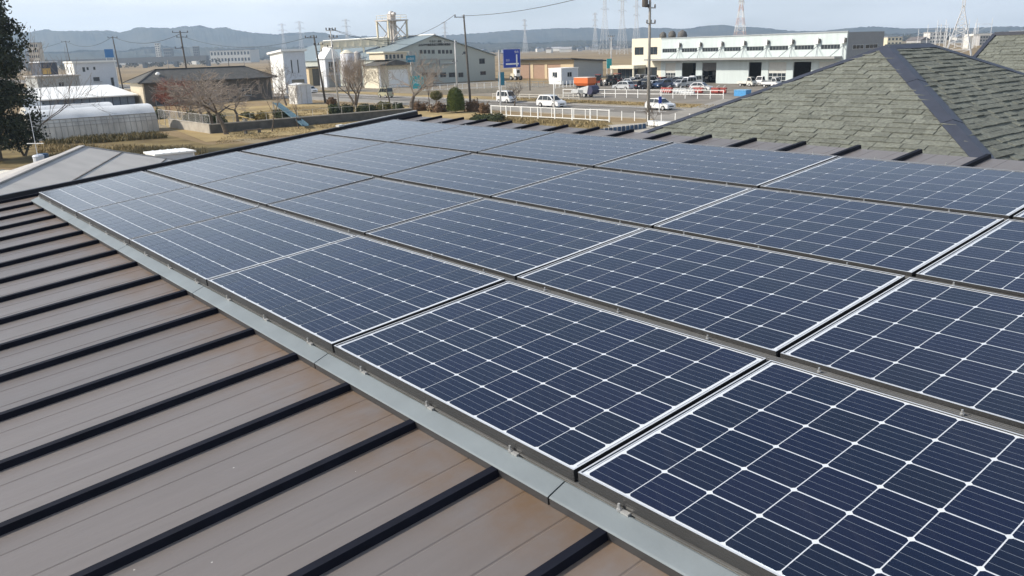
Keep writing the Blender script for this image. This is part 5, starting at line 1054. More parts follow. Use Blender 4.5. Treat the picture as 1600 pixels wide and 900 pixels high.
def car(kind, colour, loc, yaw, label, group=None, name='car', cat='car'):
    Ln, Wd, Ht, belt, lo, cabn = SHAPES[kind]; t = thing(name, label, cat, loc, yaw, group); m = CP[colour]; w = Wd / 2
    mb = MB(); n = len(lo); inn = [(x * .985, z) for x, z in lo]
    ring = []
    for y, pts in ((-w * .93, inn), (-w, lo), (w, lo), (w * .93, inn)): ring.append([(x, y if z > .5 else y * .97, z) for x, z in pts])
    vs = sum(ring, []); fs = [tuple(range(n)), tuple(range(4 * n - 1, 3 * n - 1, -1))]
    for a in range(3): fs += [(a * n + k, (a + 1) * n + k, (a + 1) * n + (k + 1) % n, a * n + (k + 1) % n) for k in range(n)]
    mb.add(vs, fs)
    q = len(cabn); top = lambda z: w * (.95 - .17 * (z - belt) / (Ht - belt)); vs = [(x, -top(z), z) for x, z in cabn] + [(x, top(z), z) for x, z in cabn]
    mb.add(vs, [tuple(range(q)), tuple(range(2 * q - 1, q - 1, -1))] + [(k, q + k, q + (k + 1) % q, (k + 1) % q) for k in range(q)])
    b = mb.build('body', m, t)
    cx = sum(x for x, _ in cabn) / q; cz = sum(z for _, z in cabn) / q
    ins = [(cx + (x - cx) * .88, belt + .06 + (z - belt) * .78) for x, z in cabn]
    for s in (-1, 1):
        xs3 = [min(x for x, _ in ins), max(x for x, _ in ins)]
        cutn = 2 if kind in ('truck',) else (3 if kind in ('minivan', 'van') else 2); 
        pts = ins
        for k in range(1 if kind == 'truck' else cutn):
            a0 = xs3[0] + (xs3[1] - xs3[0]) * k / (1 if kind == 'truck' else cutn) + .03; a1 = xs3[0] + (xs3[1] - xs3[0]) * (k + 1) / (1 if kind == 'truck' else cutn) - .03
            pl = clip(clip(list(pts), (-1, 0), -a0), (1, 0), a1)
            if len(pl) >= 3:
                f = [(x, s * (top(z) + .012), z) for x, z in pl]; MB().face(f if s < 0 else f[::-1]).build('side_window', CGLASS, b)
    (xa, za), (xb, zb_) = cabn[0], cabn[1]; e = .08
    def quad(xa, za, xb, zb_, off, nm):
        y0, y1 = top(za) * .88, top(zb_) * .88; L2 = math.hypot(xb - xa, zb_ - za); nx, nz_ = (zb_ - za) / L2, -(xb - xa) / L2
        if off < 0: nx, nz_ = -nx, -nz_
        if nz_ < 0 and abs(nx) < .2: nx, nz_ = -nx, -nz_
        A, B = (xa + (xb - xa) * .1, za + (zb_ - za) * .12), (xa + (xb - xa) * .92, za + (zb_ - za) * .92); d = .014
        MB().face([(A[0] + nx * d, -y0, A[1] + nz_ * d), (A[0] + nx * d, y0, A[1] + nz_ * d), (B[0] + nx * d, y1, B[1] + nz_ * d), (B[0] + nx * d, -y1, B[1] + nz_ * d)]).build(nm, CGLASS, b)
    quad(*cabn[0], *cabn[1], 1, 'windscreen'); quad(*cabn[-1], *cabn[-2], -1, 'rear_window')
    f = max(x for x, _ in lo); r_ = min(x for x, _ in lo)
    for s in (-1, 1): MB().box(f - .12, f + .012, s * w * .55, s * w * .90, .60, .74).build('headlight', LAMP, b) if s > 0 else MB().box(f - .12, f + .012, -w * .90, -w * .55, .60, .74).build('headlight', LAMP, b)
    if kind != 'truck':
        for s in (-1, 1): y = sorted((s * w * .62, s * w * .92)); MB().box(r_ - .012, r_ + .1, y[0], y[1], .72, .92).build('tail_light', TAIL, b)
    MB().box(f - .04, f + .02, -w * .5, w * .5, .42, .56).build('grille', CGLASS, b)
    for s in (-1, 1): MB().box(cabn[0][0] - .25, cabn[0][0] - .1, s * (w + .1) - .07, s * (w + .1) + .07, belt, belt + .14).build('mirror', m, b)
    wr_ = .30 if kind in ('van', 'truck', 'hatch') else .34; fx, rx = Ln * .30, -Ln * .30
    for x in (fx, rx):
        for s in (-1, 1): wheel(t, x, s * (w - .07), wr_, .17)
    if kind == 'truck': MB().box(-1.7, .33, -w, w, .55, .64).box(-1.7, .33, -w, -w + .04, .641, .95).box(-1.7, .33, w - .04, w, .641, .95).box(-1.7, -1.66, -w + .041, w - .041, .641, .95).build('load_bed', m, t); MB().box(-1.6, 1.2, -.35, .35, .32, .549).build('chassis', TYRE, t)
    return t
FWD, REV = YAW, YAW + math.pi
def C(kind, col, px, py, yaw, label, group=None, **kw): return car(kind, col, G(px, py) + Vector((0, 0, .012)), yaw, label, group, **kw)
C('minivan', 'white', 861, 167.5, FWD, 'long white minivan driving on the road behind the white railing', 'vehicles on the road')
C('van', 'white', 791, 160.5, FWD, 'white boxy van beside the blue sign post', 'vehicles on the road', name='van', cat='van')
C('hatch', 'white', 1031, 171.5, FWD, 'white hatchback on the road at the crossing', 'vehicles on the road')
C('van', 'green', 603, 152.5, REV, 'pale olive van on the road at the left of the bare trees', 'vehicles on the road', name='van', cat='van')
C('hatch', 'white', 486, 145, FWD, 'white car half hidden behind the small store shed', 'vehicles on the road')
gp = 'cars parked in the machinery yard'
PK = YAW + math.pi / 2
C('suv', 'silver', 974, 140.5, REV, 'silver car at the front left of the parked cars', gp)
C('hatch', 'silver', 981, 134, REV, 'pale silver car just behind the front left silver car', gp)
C('suv', 'dark', 996, 139.5, PK + .3, 'dark car left of the tall concrete pole', gp)
C('van', 'white', 1003, 129.5, PK, 'white van parked close to the workshop porch', gp, name='van', cat='van')
C('van', 'white', 1017, 132.5, PK, 'second white van right of the tall concrete pole', gp, name='van', cat='van')
C('hatch', 'silver', 1018, 138, PK + math.pi, 'silver hatchback seen end on beside the tall concrete pole', gp)
C('hatch', 'white', 1029, 137, PK + math.pi, 'white hatchback seen end on among the parked cars', gp)
C('hatch', 'blue', 1041, 134, PK + math.pi, 'dark blue car before the shuttered workshop bay', gp)
C('van', 'white', 1047, 128.5, PK, 'white kei van in front of the shuttered bay', gp, name='van', cat='van')
C('hatch', 'dark', 1057, 135, PK + math.pi, 'black car in the middle of the parked row', gp)
C('suv', 'grey', 1069, 133, PK + math.pi, 'dark grey car at the right end of the parked row', gp)
C('truck', 'white', 1081, 127, PK, 'white light truck at the first open bay', gp, name='light_truck', cat='truck')
C('van', 'white', 1085, 133, PK + math.pi, 'white van facing out at the end of the parked row', gp, name='van', cat='van')
C('hatch', 'white', 1095, 142, FWD + .25, 'white hatchback standing apart in the open yard', gp)
C('truck', 'pearl', 1167, 135, FWD, 'pale light truck in the yard near the third open bay', gp, name='light_truck', cat='truck')
C('truck', 'white', 1192, 133.5, PK + math.pi, 'white light truck facing the camera near the roof edge', gp, name='light_truck', cat='truck')
C('hatch', 'white', 990, 131, PK + math.pi, 'white car in the second row left of the pole', gp)
C('suv', 'dark', 1010, 134.5, PK + math.pi, 'black car directly behind the tall concrete pole', gp)
C('hatch', 'red', 1035, 131, PK, 'dark red car in the second row of the yard', gp)
C('suv', 'dark', 1049, 134.5, PK + math.pi, 'black off-roader left of the black middle car', gp)
C('hatch', 'silver', 1063, 130.5, PK, 'silver car in the second row before the first open bay', gp)
C('van', 'white', 1076, 135.5, PK + math.pi, 'white van between the grey car and the facing white van', gp, name='van', cat='van')
C('hatch', 'grey', 1090, 130, PK, 'grey car in the second row before the half open bay', gp)
C('suv', 'dark', 1025, 129, PK, 'dark car close to the workshop cream corner', gp)
C('truck', 'white', 1147, 128.5, PK, 'white light truck before the blank workshop wall', gp, name='light_truck', cat='truck')
C('truck', 'white', 1205, 136.5, FWD, 'white light truck half hidden by the shingled roof edge', gp, name='light_truck', cat='truck')
C('hatch', 'dark', 1005, 139.5, PK + math.pi, 'black hatchback in the front row just left of the pole base', gp)
C('suv', 'blue', 1035, 138, PK + math.pi, 'navy off-roader in the front row between white hatchback and dark car', gp)
C('hatch', 'silver', 1063, 136.5, PK + math.pi, 'silver hatchback in the front row before the first open bay', gp)
C('suv', 'white', 958, 131.5, REV, 'white off-roader behind the red tractor at the yard edge', gp)
# farm machines
ORG_ = mat('machine_orange', (.62, .14, .03), .5, var=.08); REDM = mat('machine_red', (.30, .05, .035), .6, var=.2); SILVM = mat('machine_silver', (.45, .46, .46), .5, var=.1); BLUEM = mat('crate_blue', (.06, .25, .50), .5)
def tractor(px, py, yaw, m, label):
    t = thing('tractor', label, 'tractor', G(px, py), yaw, 'tractors in the yard')
    MB().xprism([(-.32, .75), (.32, .75), (.30, 1.35), (-.30, 1.35)], .2, 1.9).build('bonnet', m, t); MB().box(-.9, .2, -.45, .45, .7, 1.1).build('body', m, t)
    for x in (-.95, .35):
        for y in (-.55, .55): MB().bar((x, y, 1.1), (x * .9, y * .95, 2.35), .07).build('cab_post', TYRE, t)
    MB().box(-1.0, .4, -.62, .62, 2.35, 2.45).build('cab_roof', m, t); MB().box(-.85, .25, -.5, .5, 1.2, 2.2).build('cab_glass', CGLASS, t); MB().tube((1.2, .2, 1.35), (1.2, .2, 2.0), .05).build('exhaust', TYRE, t)
    for s in (-1, 1): wheel(t, -.6, s * .7, .65, .34); wheel(t, 1.45, s * .58, .38, .24); MB().box(-1.15, .05, s * .7 - .2, s * .7 + .2, 1.32, 1.40).build('mudguard', m, t)
tractor(935, 134.5, YAW + 2.2, REDM, 'red tractor with pale cab roof behind the orange hopper'); tractor(952, 133.5, YAW + 2.6, mat('tractor_dark', (.06, .08, .08), .5), 'dark tractor right of the orange hopper'); tractor(963, 133, YAW + 2.9, REDM, 'red tractor nearest the parked cars'); tractor(820, 122, YAW + .5, REDM, 'red tractor behind the blue direction sign')
tractor(1213, 130, YAW + .4, REDM, 'red tractor near the right of the yard by the shingled roof edge'); tractor(1108, 128, PK, mat('tractor_pale', (.55, .53, .48), .5), 'pale tractor at the half open workshop bay')
p = G(914, 142); t = thing('grain_hopper', 'bright orange grain hopper trailer in the yard', 'hopper', p, YAW)
mb = MB(); w, l, z0, z1 = 1.15, 1.9, 1.0, 2.5; mb.add([(-l * .8, -w * .7, z0), (l * .8, -w * .7, z0), (l * .8, w * .7, z0), (-l * .8, w * .7, z0), (-l, -w, z0 + .5), (l, -w, z0 + .5), (l, w, z0 + .5), (-l, w, z0 + .5), (-l, -w, z1), (l, -w, z1), (l, w, z1), (-l, w, z1)], [(3, 2, 1, 0), (0, 1, 5, 4), (1, 2, 6, 5), (2, 3, 7, 6), (3, 0, 4, 7), (4, 5, 9, 8), (5, 6, 10, 9), (6, 7, 11, 10), (7, 4, 8, 11), (8, 9, 10, 11)]); mb.build('bin', ORG_, t)
MB().box(-l, l, -.5, .5, .6, .98).build('chassis', TYRE, t); MB().box(-l - .05, l + .05, -w - .05, w + .05, z1, z1 + .1).build('rim_band', mat('rim_pale', (.7, .55, .45), .6), t)
for s in (-1, 1): wheel(t, -.7, s * 1.0, .42, .25); wheel(t, .7, s * 1.0, .42, .25)
p = G(915, 152); t = thing('tipper_trailer', 'silver tipper trailer with dark end in front of the orange hopper', 'trailer', p, YAW)
mb = MB(); mb.add([(-2.6, -.9, .7), (1.2, -.9, .7), (1.2, .9, .7), (-2.6, .9, .7), (-2.6, -.9, 1.1), (1.6, -.9, 2.0), (1.6, .9, 2.0), (-2.6, .9, 1.1)], [(3, 2, 1, 0), (4, 5, 6, 7), (0, 1, 5, 4), (1, 2, 6, 5), (2, 3, 7, 6), (3, 0, 4, 7)]); mb.build('body', SILVM, t); MB().tube((1.75, -.85, 1.25), (1.75, .85, 1.25), .75, None, 14).build('drum_end', mat('drum_navy', (.03, .03, .07), .5), t); MB().box(-.9, .3, -.92, .92, .75, 1.25).build('side_panel', VIA, t)
for s in (-1, 1): wheel(t, -.9, s * .8, .4, .22); wheel(t, .5, s * .8, .4, .22)
def implement(px, py, yaw, m, label, n, ln):
    t = thing('tillage_implement', label, 'farm implement', G(px, py), yaw, 'farm implements in the yard'); MB().box(-ln / 2, ln / 2, -.25, .25, .75, 1.0).build('frame_beam', m, t); MB().bar((0, 0, .9), (0, .9, 1.3), .12).build('drawbar', STEEL, t)
    for k in range(n): x = -ln / 2 + ln * (k + .5) / n; MB().bar((x, -.2, .85), (x - .25, -.5, .05), .09).build('tine', WHITE if n > 3 else m, t)
    MB().tube((-ln / 2, -.1, .38), (ln / 2, -.1, .38), .3, None, 12).build('rotor', m, t)
implement(1042, 146, YAW, REDM, 'harrow with white tines and red frame at the yard fence', 5, 2.4); implement(1062, 147, YAW + .4, SILVM, 'pale tillage implement right of the white tined harrow', 4, 2.2); implement(1091, 146, YAW, REDM, 'red rotary tiller below the lone white hatchback', 3, 1.9); implement(1118, 146.5, YAW, REDM, 'red rotary tiller left of a second red tiller', 3, 1.5); implement(1129, 146.5, YAW + .2, REDM, 'rightmost red rotary tiller at the yard fence', 3, 1.3)
implement(1075, 149, YAW + .2, SILVM, 'low grey implement just inside the yard fence', 4, 2.4); implement(1215, 131, YAW, ORG_, 'orange implement by the red tractor at the roof edge', 4, 2.6); implement(1135, 129, YAW + .3, SILVM, 'grey implements row before the blank workshop wall', 5, 3.4); implement(836, 121, YAW, REDM, 'red implement before the tan hall shutters', 4, 3.0)
p = G(1160, 150); t = thing('crate', 'pale blue plastic crate at the yard fence by the roof edge', 'crate', p, YAW); mb = MB(); wallx(mb, -1.1, 1.1, 0, .9, -.7, .08); wallx(mb, -1.1, 1.1, 0, .9, .62, .08); mb.box(-1.1, -1.02, -.62, .62, 0, .9).box(1.02, 1.1, -.62, .62, 0, .9).box(-1.02, 1.02, -.62, .62, 0, .1); mb.build('crate_body', BLUEM, t); MB().box(-1.15, 1.15, -.75, .75, .9, .98).build('lid', mat('crate_lid', (.20, .42, .62), .5), t)
p = G(1121, 127); t = thing('spray_tank', 'white round sprayer tank before the workshop wall', 'tank', p, YAW); MB().tube((-1.2, 0, 1.3), (1.2, 0, 1.3), .85, None, 16).build('tank_shell', WHITE, t); MB().tube((0, 0, 2.1), (0, 0, 2.3), .25, None, 10).build('lid', CANM, t); MB().box(-1.1, 1.1, -.6, .6, .25, .5).build('frame', STEEL, t); [wheel(t, x, s * .7, .35, .2) for x in (-.7, .7) for s in (-1, 1)]
p = spot(806, 232); t = thing('loader', 'cream wheel loader cab behind the blue direction sign', 'loader', p, YAW); MB().box(-1.2, .2, -.9, .9, .8, 1.8).build('body', CREAMS, t); MB().box(-.2, 1.1, -.7, .7, 1.0, 3.0).build('cab', WHITE, t); MB().box(-.21, 1.11, -.5, .5, 1.9, 2.7).build('cab_window', CGLASS, t); [wheel(t, x, s * .9, .6, .4) for x in (-.9, .9) for s in (-1, 1)]
# ================================================================== trees, shrubs, grass
def leafmat(nm, a, b, tr=.25):
    m = bpy.data.materials.new(nm); m.use_nodes = True; t = m.node_tree; bs = t.nodes['Principled BSDF']; l = t.links.new
    ge = N(t, 'ShaderNodeNewGeometry'); x = N(t, 'ShaderNodeMixRGB'); x.inputs['Color1'].default_value = (*a, 1); x.inputs['Color2'].default_value = (*b, 1); l(ge.outputs['Random Per Island'], x.inputs['Fac']); l(x.outputs['Color'], bs.inputs['Base Color'])
    bs.inputs['Roughness'].default_value = .7; bs.inputs['Specular IOR Level'].default_value = .25; return m
BARK = mat('bark', (.115, .092, .072), .95, var=.3, scale=4); BARKG = mat('grey_twigs', (.27, .225, .185), .95, var=.25); BARKR = mat('red_twigs', (.24, .09, .06), .95, var=.3); BARKP = mat('pale_bark', (.28, .225, .175), .95, var=.2)
CONI = leafmat('conifer_needles', (.022, .032, .018), (.065, .075, .042)); TOPI = leafmat('clipped_evergreen', (.05, .075, .012), (.13, .15, .028)); HEDG = leafmat('dark_hedge', (.022, .035, .012), (.06, .07, .025)); OLIV = leafmat('olive_shrub', (.07, .075, .02), (.16, .14, .05)); RUST = leafmat('rusty_shrub', (.10, .06, .035), (.19, .115, .06)); YELB = leafmat('straw_shrub', (.20, .15, .05), (.38, .29, .10)); STRAW = leafmat('dry_grass', (.17, .125, .055), (.36, .28, .14)); WEED = leafmat('weeds', (.07, .07, .03), (.20, .15, .07))
def quads(pts, size, rs, nrm=None, aspect=1.0, jit=1.0):
    n = len(pts); d = rs.normal(size=(n, 3)); d /= np.linalg.norm(d, axis=1)[:, None]
    if nrm is not None: d = nrm + d * jit; d /= np.linalg.norm(d, axis=1)[:, None]
    r = rs.normal(size=(n, 3)); a = np.cross(d, r); a /= np.linalg.norm(a, axis=1)[:, None]; b = np.cross(d, a); s = (size * rs.uniform(.6, 1.3, n))[:, None]
    a = a * s / 2; b = b * s / 2 * aspect
    v = np.stack([pts - a - b, pts + a - b, pts + a + b, pts - a + b], 1).reshape(-1, 3); f = np.arange(4 * n).reshape(-1, 4); return v, f
def npmesh(name, v, f, m, parent=None, kind=None, loc=None):
    me = bpy.data.meshes.new(name); n = len(v); k = len(f); me.vertices.add(n); me.vertices.foreach_set('co', np.asarray(v, np.float32).ravel()); me.loops.add(4 * k); me.loops.foreach_set('vertex_index', np.asarray(f, np.int32).ravel())
    me.polygons.add(k); me.polygons.foreach_set('loop_start', np.arange(0, 4 * k, 4, dtype=np.int32)); me.polygons.foreach_set('loop_total', np.full(k, 4, np.int32)); me.materials.append(m); me.update(calc_edges=True); me.validate()
    return link(name, me, parent, loc, None, kind)
TW = .015
def bare_tree(name, label, loc, h, spread, seed, m=BARKG, trunk_m=BARK, levels=5, stems=1, tr=.13, cat='tree', group=None, droop=0.0, up=.35, first=.28):
    r = random.Random(seed); t = thing(name, label, cat, loc, 0, group); tk, br = MB(), MB()
    def grow(p, d, L_, rad, lv):
        mb = tk if lv < 2 else br; n = 3 if lv < 2 else 2; q = p
        for k in range(n):
            d2 = (d + Vector((r.gauss(0, .13), r.gauss(0, .13), r.gauss(0, .07) - droop * lv * .05))).normalized(); e = q + d2 * (L_ / n); r0 = rad * (1 - .38 * k / n); r1 = rad * (1 - .38 * (k + 1) / n)
            mb.tube(q, e, r0, r1, 7 if lv == 0 else (5 if lv == 1 else 3), False); q = e; d = d2
            if lv >= 1 and lv < levels and k < n - 1 and r.random() < .8: side(q, d, L_, r1, lv)
        if lv < levels:
            for _ in range(4 if lv < 2 else 2): side(q, d, L_, rad * .6, lv)
    def side(q, d, L_, rad, lv):
        a = r.uniform(0, 6.283); ang = r.uniform(.35, .95) if lv else r.uniform(.45, .95); x = d.orthogonal().normalized(); y = d.cross(x); s = x * math.cos(a) + y * math.sin(a)
        nd = d * math.cos(ang) + s * math.sin(ang); nd = (Vector((nd.x * spread, nd.y * spread, nd.z)) + Vector((0, 0, up * .4))).normalized(); grow(q, nd, L_ * r.uniform(.60, .82) * (1.25 if lv == 0 else 1), max(rad * r.uniform(.52, .72), TW), lv + 1)
    for s in range(stems):
        a = s * 6.283 / stems + r.uniform(0, 1); d = Vector((math.cos(a) * .35, math.sin(a) * .35, 1)).normalized() if stems > 1 else Vector((r.gauss(0, .05), r.gauss(0, .05), 1)).normalized()
        grow(Vector((0, 0, -.1)), d, h * first, tr, 0)
    zm = max(v[2] for v in br.v); k = h / zm
    for mb in (tk, br): mb.v = [(x * k, y * k, z * k) for x, y, z in mb.v]
    tk.build('trunk', trunk_m, t); br.build('branches', m, t); return t
gch = 'bare cherry trees by the park wall'
for k, (px, py, h, lab) in enumerate(((316, 197, 6.6, 'bare cherry tree, leftmost of the four front trunks'), (331, 201, 6.9, 'bare cherry tree, second of the four front trunks'), (342, 206, 6.3, 'bare cherry tree with forked trunk, third of the front trunks'), (354, 210, 6.6, 'bare cherry tree nearest the park bench, rightmost trunk'), (372, 192, 5.8, 'bare cherry tree leaning right over the yellow seesaw'), (300, 188, 6.0, 'bare cherry tree behind the chain link fence'))):
    bare_tree('cherry_tree', lab, G(px, py), h * 1.06, 1.75, 40 + k, group=gch, tr=.21, levels=5)
for k, (px, py, h, lab) in enumerate(((281, 184, 6.2, 'reddish twigged bare tree behind the polytunnel end'), (264, 182, 5.8, 'second reddish twigged tree nearest the polytunnel'), (293, 181, 5.4, 'small reddish tree between the reddish and grey trees'))):
    bare_tree('red_twig_tree', lab, G(px, py), h, 1.0, 60 + k, BARKR, BARK, 5, 3, .07, group='reddish bare trees')
bare_tree('park_sapling', 'slim brown park tree left of the blue slide', G(425, 205.5), 6.0, .55, 71, BARKG, BARK, 4, 1, .10, group='slim park trees', first=.36)
bare_tree('park_sapling', 'slim brown park tree at the foot of the blue slide', G(467, 201), 5.4, .5, 72, BARKG, BARK, 4, 1, .09, group='slim park trees', first=.4)
gr = 'bare trees along the road'
bare_tree('street_tree', 'bare tree standing before the tall white shed', spot(447, 146), 8.0, .9, 73, BARK, BARK, 5, 1, .2, group=gr, first=.34)
bare_tree('street_tree', 'bare forked tree with upswept stems before the conveyor', G(556, 168), 9.2, .8, 74, BARKP, BARK, 5, 3, .24, group=gr, up=.6)
bare_tree('street_tree', 'slim bare tree before the cream lean-to building', G(609, 163), 7.4, .75, 75, BARKP, BARK, 5, 1, .19, group=gr, first=.4)
bare_tree('street_tree', 'big bare tree with thick trunk before the turquoise banner', G(643, 181), 8.6, .95, 76, BARKP, BARK, 5, 1, .34, group=gr, up=.5, first=.3)
bare_tree('street_tree', 'thin bare tree left of the ball shaped shrub', G(671, 169), 5.6, .6, 77, BARKG, BARK, 4, 1, .09, group=gr)
bare_tree('street_tree', 'small dark bare tree right of the white boxy van', G(804, 167), 3.9, 1.0, 78, BARK, BARK, 4, 1, .14, group=gr)
bare_tree('street_tree', 'tiny bare sapling beside the white wall stub', G(1022, 199), 2.6, .9, 79, BARK, BARK, 3, 1, .05, group=gr)
def shrub(name, label, px, py, wpx, hpx, m, n=2600, leaf=.10, shape='ball', stem=0.0, group=None, cat='shrub', depth=1.0, lump=.26, seed=1):
    p = G(px, py); Y = p.y; rx = wpx / 2 * Y / FPX; hz_ = hpx * Y / FPX; t = thing(name, label, cat, p, YV, group); rs2 = np.random.RandomState(seed + int(px)); ry = rx * depth if depth <= 3 else depth
    u = rs2.normal(size=(n, 3)); u /= np.linalg.norm(u, axis=1)[:, None]; u[:, 2] = np.abs(u[:, 2]) if shape in ('dome', 'hedge') else u[:, 2]
    ph = rs2.uniform(0, 6.28, 6); lum = 1 + lump * (np.sin(u[:, 0] * 5 + ph[0]) * np.sin(u[:, 1] * 5 + ph[1]) + .6 * np.sin(u[:, 2] * 9 + ph[2]) * np.sin(u[:, 0] * 9 + ph[3]))
    rad = lum * rs2.uniform(.80 if shape == 'dome' else .62, 1.02, n); zc_ = stem + ((hz_ - stem) / 2 if shape == 'ball' else 0); rz_ = (hz_ - stem) / 2 if shape == 'ball' else hz_ - stem
    e = np.sign(u) * np.abs(u) ** (.62 if shape == 'dome' else (.5 if shape == 'hedge' else .9)); e /= np.maximum(1e-6, np.linalg.norm(e, axis=1))[:, None] if shape == 'ball' else 1
    if shape != 'ball': e = np.sign(u) * np.abs(u) ** .75
    pts = e * rad[:, None] * np.array([rx, ry, rz_]) + np.array([0, 0, zc_])
    v, f = quads(pts, leaf, rs2, e, 1.0, .9); npmesh('foliage', v, f, m, t)
    core = MB(); prof = [(.05, zc_ - rz_ * .7 if shape == 'ball' else stem + .02), (.72, zc_ - rz_ * .4 if shape == 'ball' else stem + .05), (.78, zc_ + rz_ * .2), (.55, zc_ + rz_ * .62), (.05, zc_ + rz_ * .78)]
    core.lathe([(a, b) for a, b in prof], n=12); core.v = [(x * rx, y * ry, z) for x, y, z in core.v]; core.build('light_block_core', m, t)  # solid core added inside the foliage to block light
    if stem > 0 or shape == 'ball': MB().tube((0, 0, 0), (0, 0, zc_), .07, .05, 6).build('stem', BARK, t)
    else: MB().tube((0, 0, 0), (0, 0, .3), .08, .06, 6).build('stem', BARK, t)
    return t
shrub('topiary', 'tall clipped dome shaped evergreen beside the roof edge', 712.5, 176, 25, 37, TOPI, 9000, .09, 'dome', .25, cat='topiary', lump=.03)
shrub('ball_shrub', 'clipped ball shaped olive shrub left of the dome topiary', 682.5, 167, 19, 24, OLIV, 3000, .10, 'ball', 1.0, lump=.05)
hg = 'shrubs along the park edge'
shrub('shrub', 'rusty round shrub right of the park lawn', 519, 168, 14, 15, RUST, 1500, .12, 'ball', .2, hg)
shrub('shrub', 'dark green shrub at the foot of the thin pale pole', 524, 178, 19, 14, HEDG, 2200, .12, 'dome', 0, hg); shrub('shrub', 'dark green hedge right of the thin pale pole', 543, 176, 20, 12, HEDG, 2200, .12, 'hedge', 0, hg)
shrub('shrub', 'green hedge before the forked bare tree', 572, 175, 30, 11, HEDG, 2600, .12, 'hedge', 0, hg); shrub('shrub', 'olive green hedge left of the big bare tree', 600, 173, 24, 13, OLIV, 2400, .12, 'hedge', 0, hg); shrub('shrub', 'bluish dark hedge by the big bare tree', 622, 174, 18, 12, HEDG, 1800, .12, 'hedge', 0, hg); shrub('shrub', 'dry brown hedge between the big bare tree and ball shrub', 655, 173, 26, 13, RUST, 2000, .12, 'hedge', 0, hg)
shrub('shrub', 'brown twiggy shrub under the ball shaped shrub', 686, 175, 24, 14, RUST, 1300, .14, 'hedge', 0, hg, lump=.3); shrub('shrub', 'brown twiggy shrub right of the dome topiary', 741, 174, 26, 16, RUST, 1500, .14, 'hedge', 0, hg, lump=.3); shrub('shrub', 'reddish twiggy shrub at the end of the white railing', 757, 177, 18, 15, RUST, 1200, .14, 'hedge', 0, hg, lump=.3)
shrub('shrub', 'low dark juniper spread below the white railing', 762, 190, 54, 11, HEDG, 4200, .12, 'hedge', 0, hg, lump=.2)
shrub('shrub', 'straw yellow shrub left of the slide', 410, 189, 18, 13, YELB, 1600, .12, 'dome', 0, hg); shrub('shrub', 'dark low shrub behind the slide', 441, 184, 24, 12, HEDG, 2000, .12, 'dome', 0, hg); shrub('shrub', 'green and straw shrub near the seesaw', 386, 186, 20, 10, OLIV, 1600, .12, 'dome', 0, hg); shrub('shrub', 'dark shrub behind the cherry trunks', 330, 195, 46, 15, HEDG, 3600, .13, 'hedge', 0, hg)
shrub('shrub', 'ochre shrub left of the dark shrub under the cherries', 300, 190, 22, 14, OLIV, 1600, .13, 'dome', 0, hg); shrub('shrub', 'dark shrub at the end of the polytunnel', 250, 186, 18, 14, HEDG, 1600, .13, 'dome', 0, hg)
# conifer at the left edge
pc_ = G(-2, 251); ct = thing('conifer', 'tall dark evergreen conifer filling the left edge', 'tree', pc_, 0); rs3 = np.random.RandomState(9); Hc = 20.5
mbt = MB(); mbt.tube((0, 0, -.1), (0, 0, Hc), .38, .05, 9); mbt.build('trunk', BARK, ct)
P_, Nn = [], []; bb_ = MB()
for k in range(280):
    z = 1.0 + (Hc - 1.2) * (k / 280) ** .92; f = z / Hc; L_ = (3.75 if f < .5 else 3.75 * (1 - (f - .5) / .56)) * rs3.uniform(.55, 1.08) + .25; a = rs3.uniform(0, 6.283); dz = rs3.uniform(-.15, .35)
    d = np.array([math.cos(a), math.sin(a), dz]); end = d * L_ + np.array([0, 0, z]); bb_.tube((0, 0, z), tuple(end), .045, .012, 4, False)
    m_ = int(190 * L_ / 3) + 40; s = rs3.beta(2.2, 1.2, m_); c = np.outer(s, d * L_) + np.array([0, 0, z]) + rs3.normal(size=(m_, 3)) * np.array([.24, .24, .20]) * (.6 + .7 * L_ / 3); c[:, 2] -= s ** 2 * .35; P_.append(c)
for k in range(3): pass
P_ = np.concatenate(P_); v, f = quads(P_, .22, rs3, None, .55); npmesh('crown', v, f, CONI, ct); bb_.build('branches', BARK, ct)
bare_tree('bare_tree', 'bare grey tree poking out beside the conifer', at(30, 200, 78).xy.to_3d(), 12.5, .7, 91, BARKG, BARK, 4, 2, .12, up=.5)
shrub('shrub', 'dark evergreen clump beyond the conifer by the navy house', 64, 112, 30, 18, CONI, 2600, .5, 'dome', 0, None)
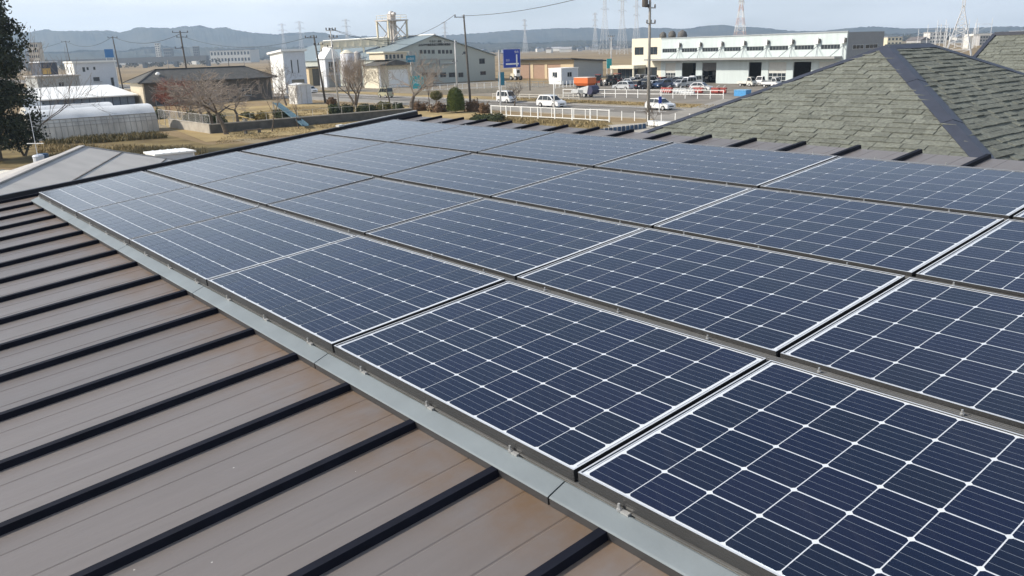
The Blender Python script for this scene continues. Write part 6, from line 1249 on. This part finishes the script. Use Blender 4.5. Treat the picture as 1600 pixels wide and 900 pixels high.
# dry tufts along the polytunnel and allotment, weeds below the white railing
def tufts(name, label, poly, n, hgt, m, seed, cat='grass', w=.05):
    rs4 = np.random.RandomState(seed); a = np.array([[p.x, p.y] for p in poly]); tri = [(a[0], a[i], a[i + 1]) for i in range(1, len(a) - 1)]; ar = np.array([abs(np.cross(t_[1] - t_[0], t_[2] - t_[0])) for t_ in tri]); ch = rs4.choice(len(tri), n, p=ar / ar.sum()); r1 = np.sqrt(rs4.rand(n)); r2 = rs4.rand(n)
    T = np.array([np.stack(t_) for t_ in tri])[ch]; xy = T[:, 0] * (1 - r1)[:, None] + T[:, 1] * (r1 * (1 - r2))[:, None] + T[:, 2] * (r1 * r2)[:, None]
    den = np.sin(xy[:, 0] * .9 + seed) * np.sin(xy[:, 1] * .7) + rs4.rand(n) * .9; keep = den > .15; xy = xy[keep]; n = len(xy); an = rs4.uniform(0, 6.28, n); h_ = hgt * rs4.uniform(.3, 1.2, n); dx = np.cos(an) * w; dy = np.sin(an) * w; lx_ = rs4.normal(0, .35, n) * h_; ly_ = rs4.normal(0, .35, n) * h_
    v = np.stack([np.stack([xy[:, 0] - dx, xy[:, 1] - dy, 0 * h_], 1), np.stack([xy[:, 0] + dx, xy[:, 1] + dy, 0 * h_], 1), np.stack([xy[:, 0] + dx * .3 + lx_, xy[:, 1] + dy * .3 + ly_, h_], 1), np.stack([xy[:, 0] - dx * .3 + lx_, xy[:, 1] - dy * .3 + ly_, h_], 1)], 1).reshape(-1, 3)
    o = npmesh(name, v, np.arange(4 * n).reshape(-1, 4), m, kind='stuff'); tag(o, label, cat)
tufts('dry_grass', 'dry grass tufts on the allotment soil before the polytunnel', [G(60, 228), G(320, 232), G(330, 245), G(60, 262)], 9000, .35, STRAW, 3)
tufts('weeds', 'brown weeds along the foot of the polytunnel', [G(70, 222), G(245, 211), G(262, 216), G(70, 230)], 5000, .55, WEED, 5)
tufts('dry_grass', 'dry scrub below the white railing', [G(650, 200), G(760, 184), G(950, 192), G(960, 225)], 9000, .3, STRAW, 7)
tufts('dry_grass', 'dry lawn grass of the park', [G(335, 226), G(640, 192), G(600, 172), G(460, 166), G(390, 178)], 26000, .12, STRAW, 8, w=.04)
tufts('dry_grass', 'straw coloured grass on the road verge', [uv(-110, VR1 + .8), uv(-15, VR1 + .8), uv(-15, VR1 + 5), uv(-110, VR1 + 6)], 14000, .25, STRAW, 11)
# far tree lines
def treeline(name, label, px0, px1, Y, n, hgt, seed, m):
    rs5 = np.random.RandomState(seed); a, b = spot(px0, Y), spot(px1, Y); P_ = []
    for k in range(n):
        f = rs5.rand(); q = a.lerp(b, f); hh2 = hgt * rs5.uniform(.5, 1.2); c = np.array([q.x + rs5.normal(0, 8), q.y + rs5.normal(0, 20), hh2 * .5]); P_.append(c + rs5.normal(size=(70, 3)) * np.array([hh2 * .35, hh2 * .35, hh2 * .26]))
    v, f = quads(np.concatenate(P_), hgt * .16, rs5); v[:, 2] = np.maximum(v[:, 2], 0); o = npmesh(name, v, f, m, kind='stuff'); tag(o, label, 'trees')
FARL = leafmat('far_woodland', (.035, .042, .03), (.10, .085, .055))
treeline('tree_belt', 'far belt of trees below the left hills', 30, 470, 1900, 80, 10, 1, FARL); treeline('tree_belt', 'far belt of trees below the middle hills', 640, 1000, 2100, 110, 11, 2, FARL); treeline('tree_belt', 'far scattered trees at the right behind the shingled roofs', 1380, 1640, 1500, 70, 9, 3, FARL); treeline('tree_belt', 'trees by the viaduct at the left', 40, 330, 1060, 40, 8, 4, FARL)
bpy.context.view_layer.update()
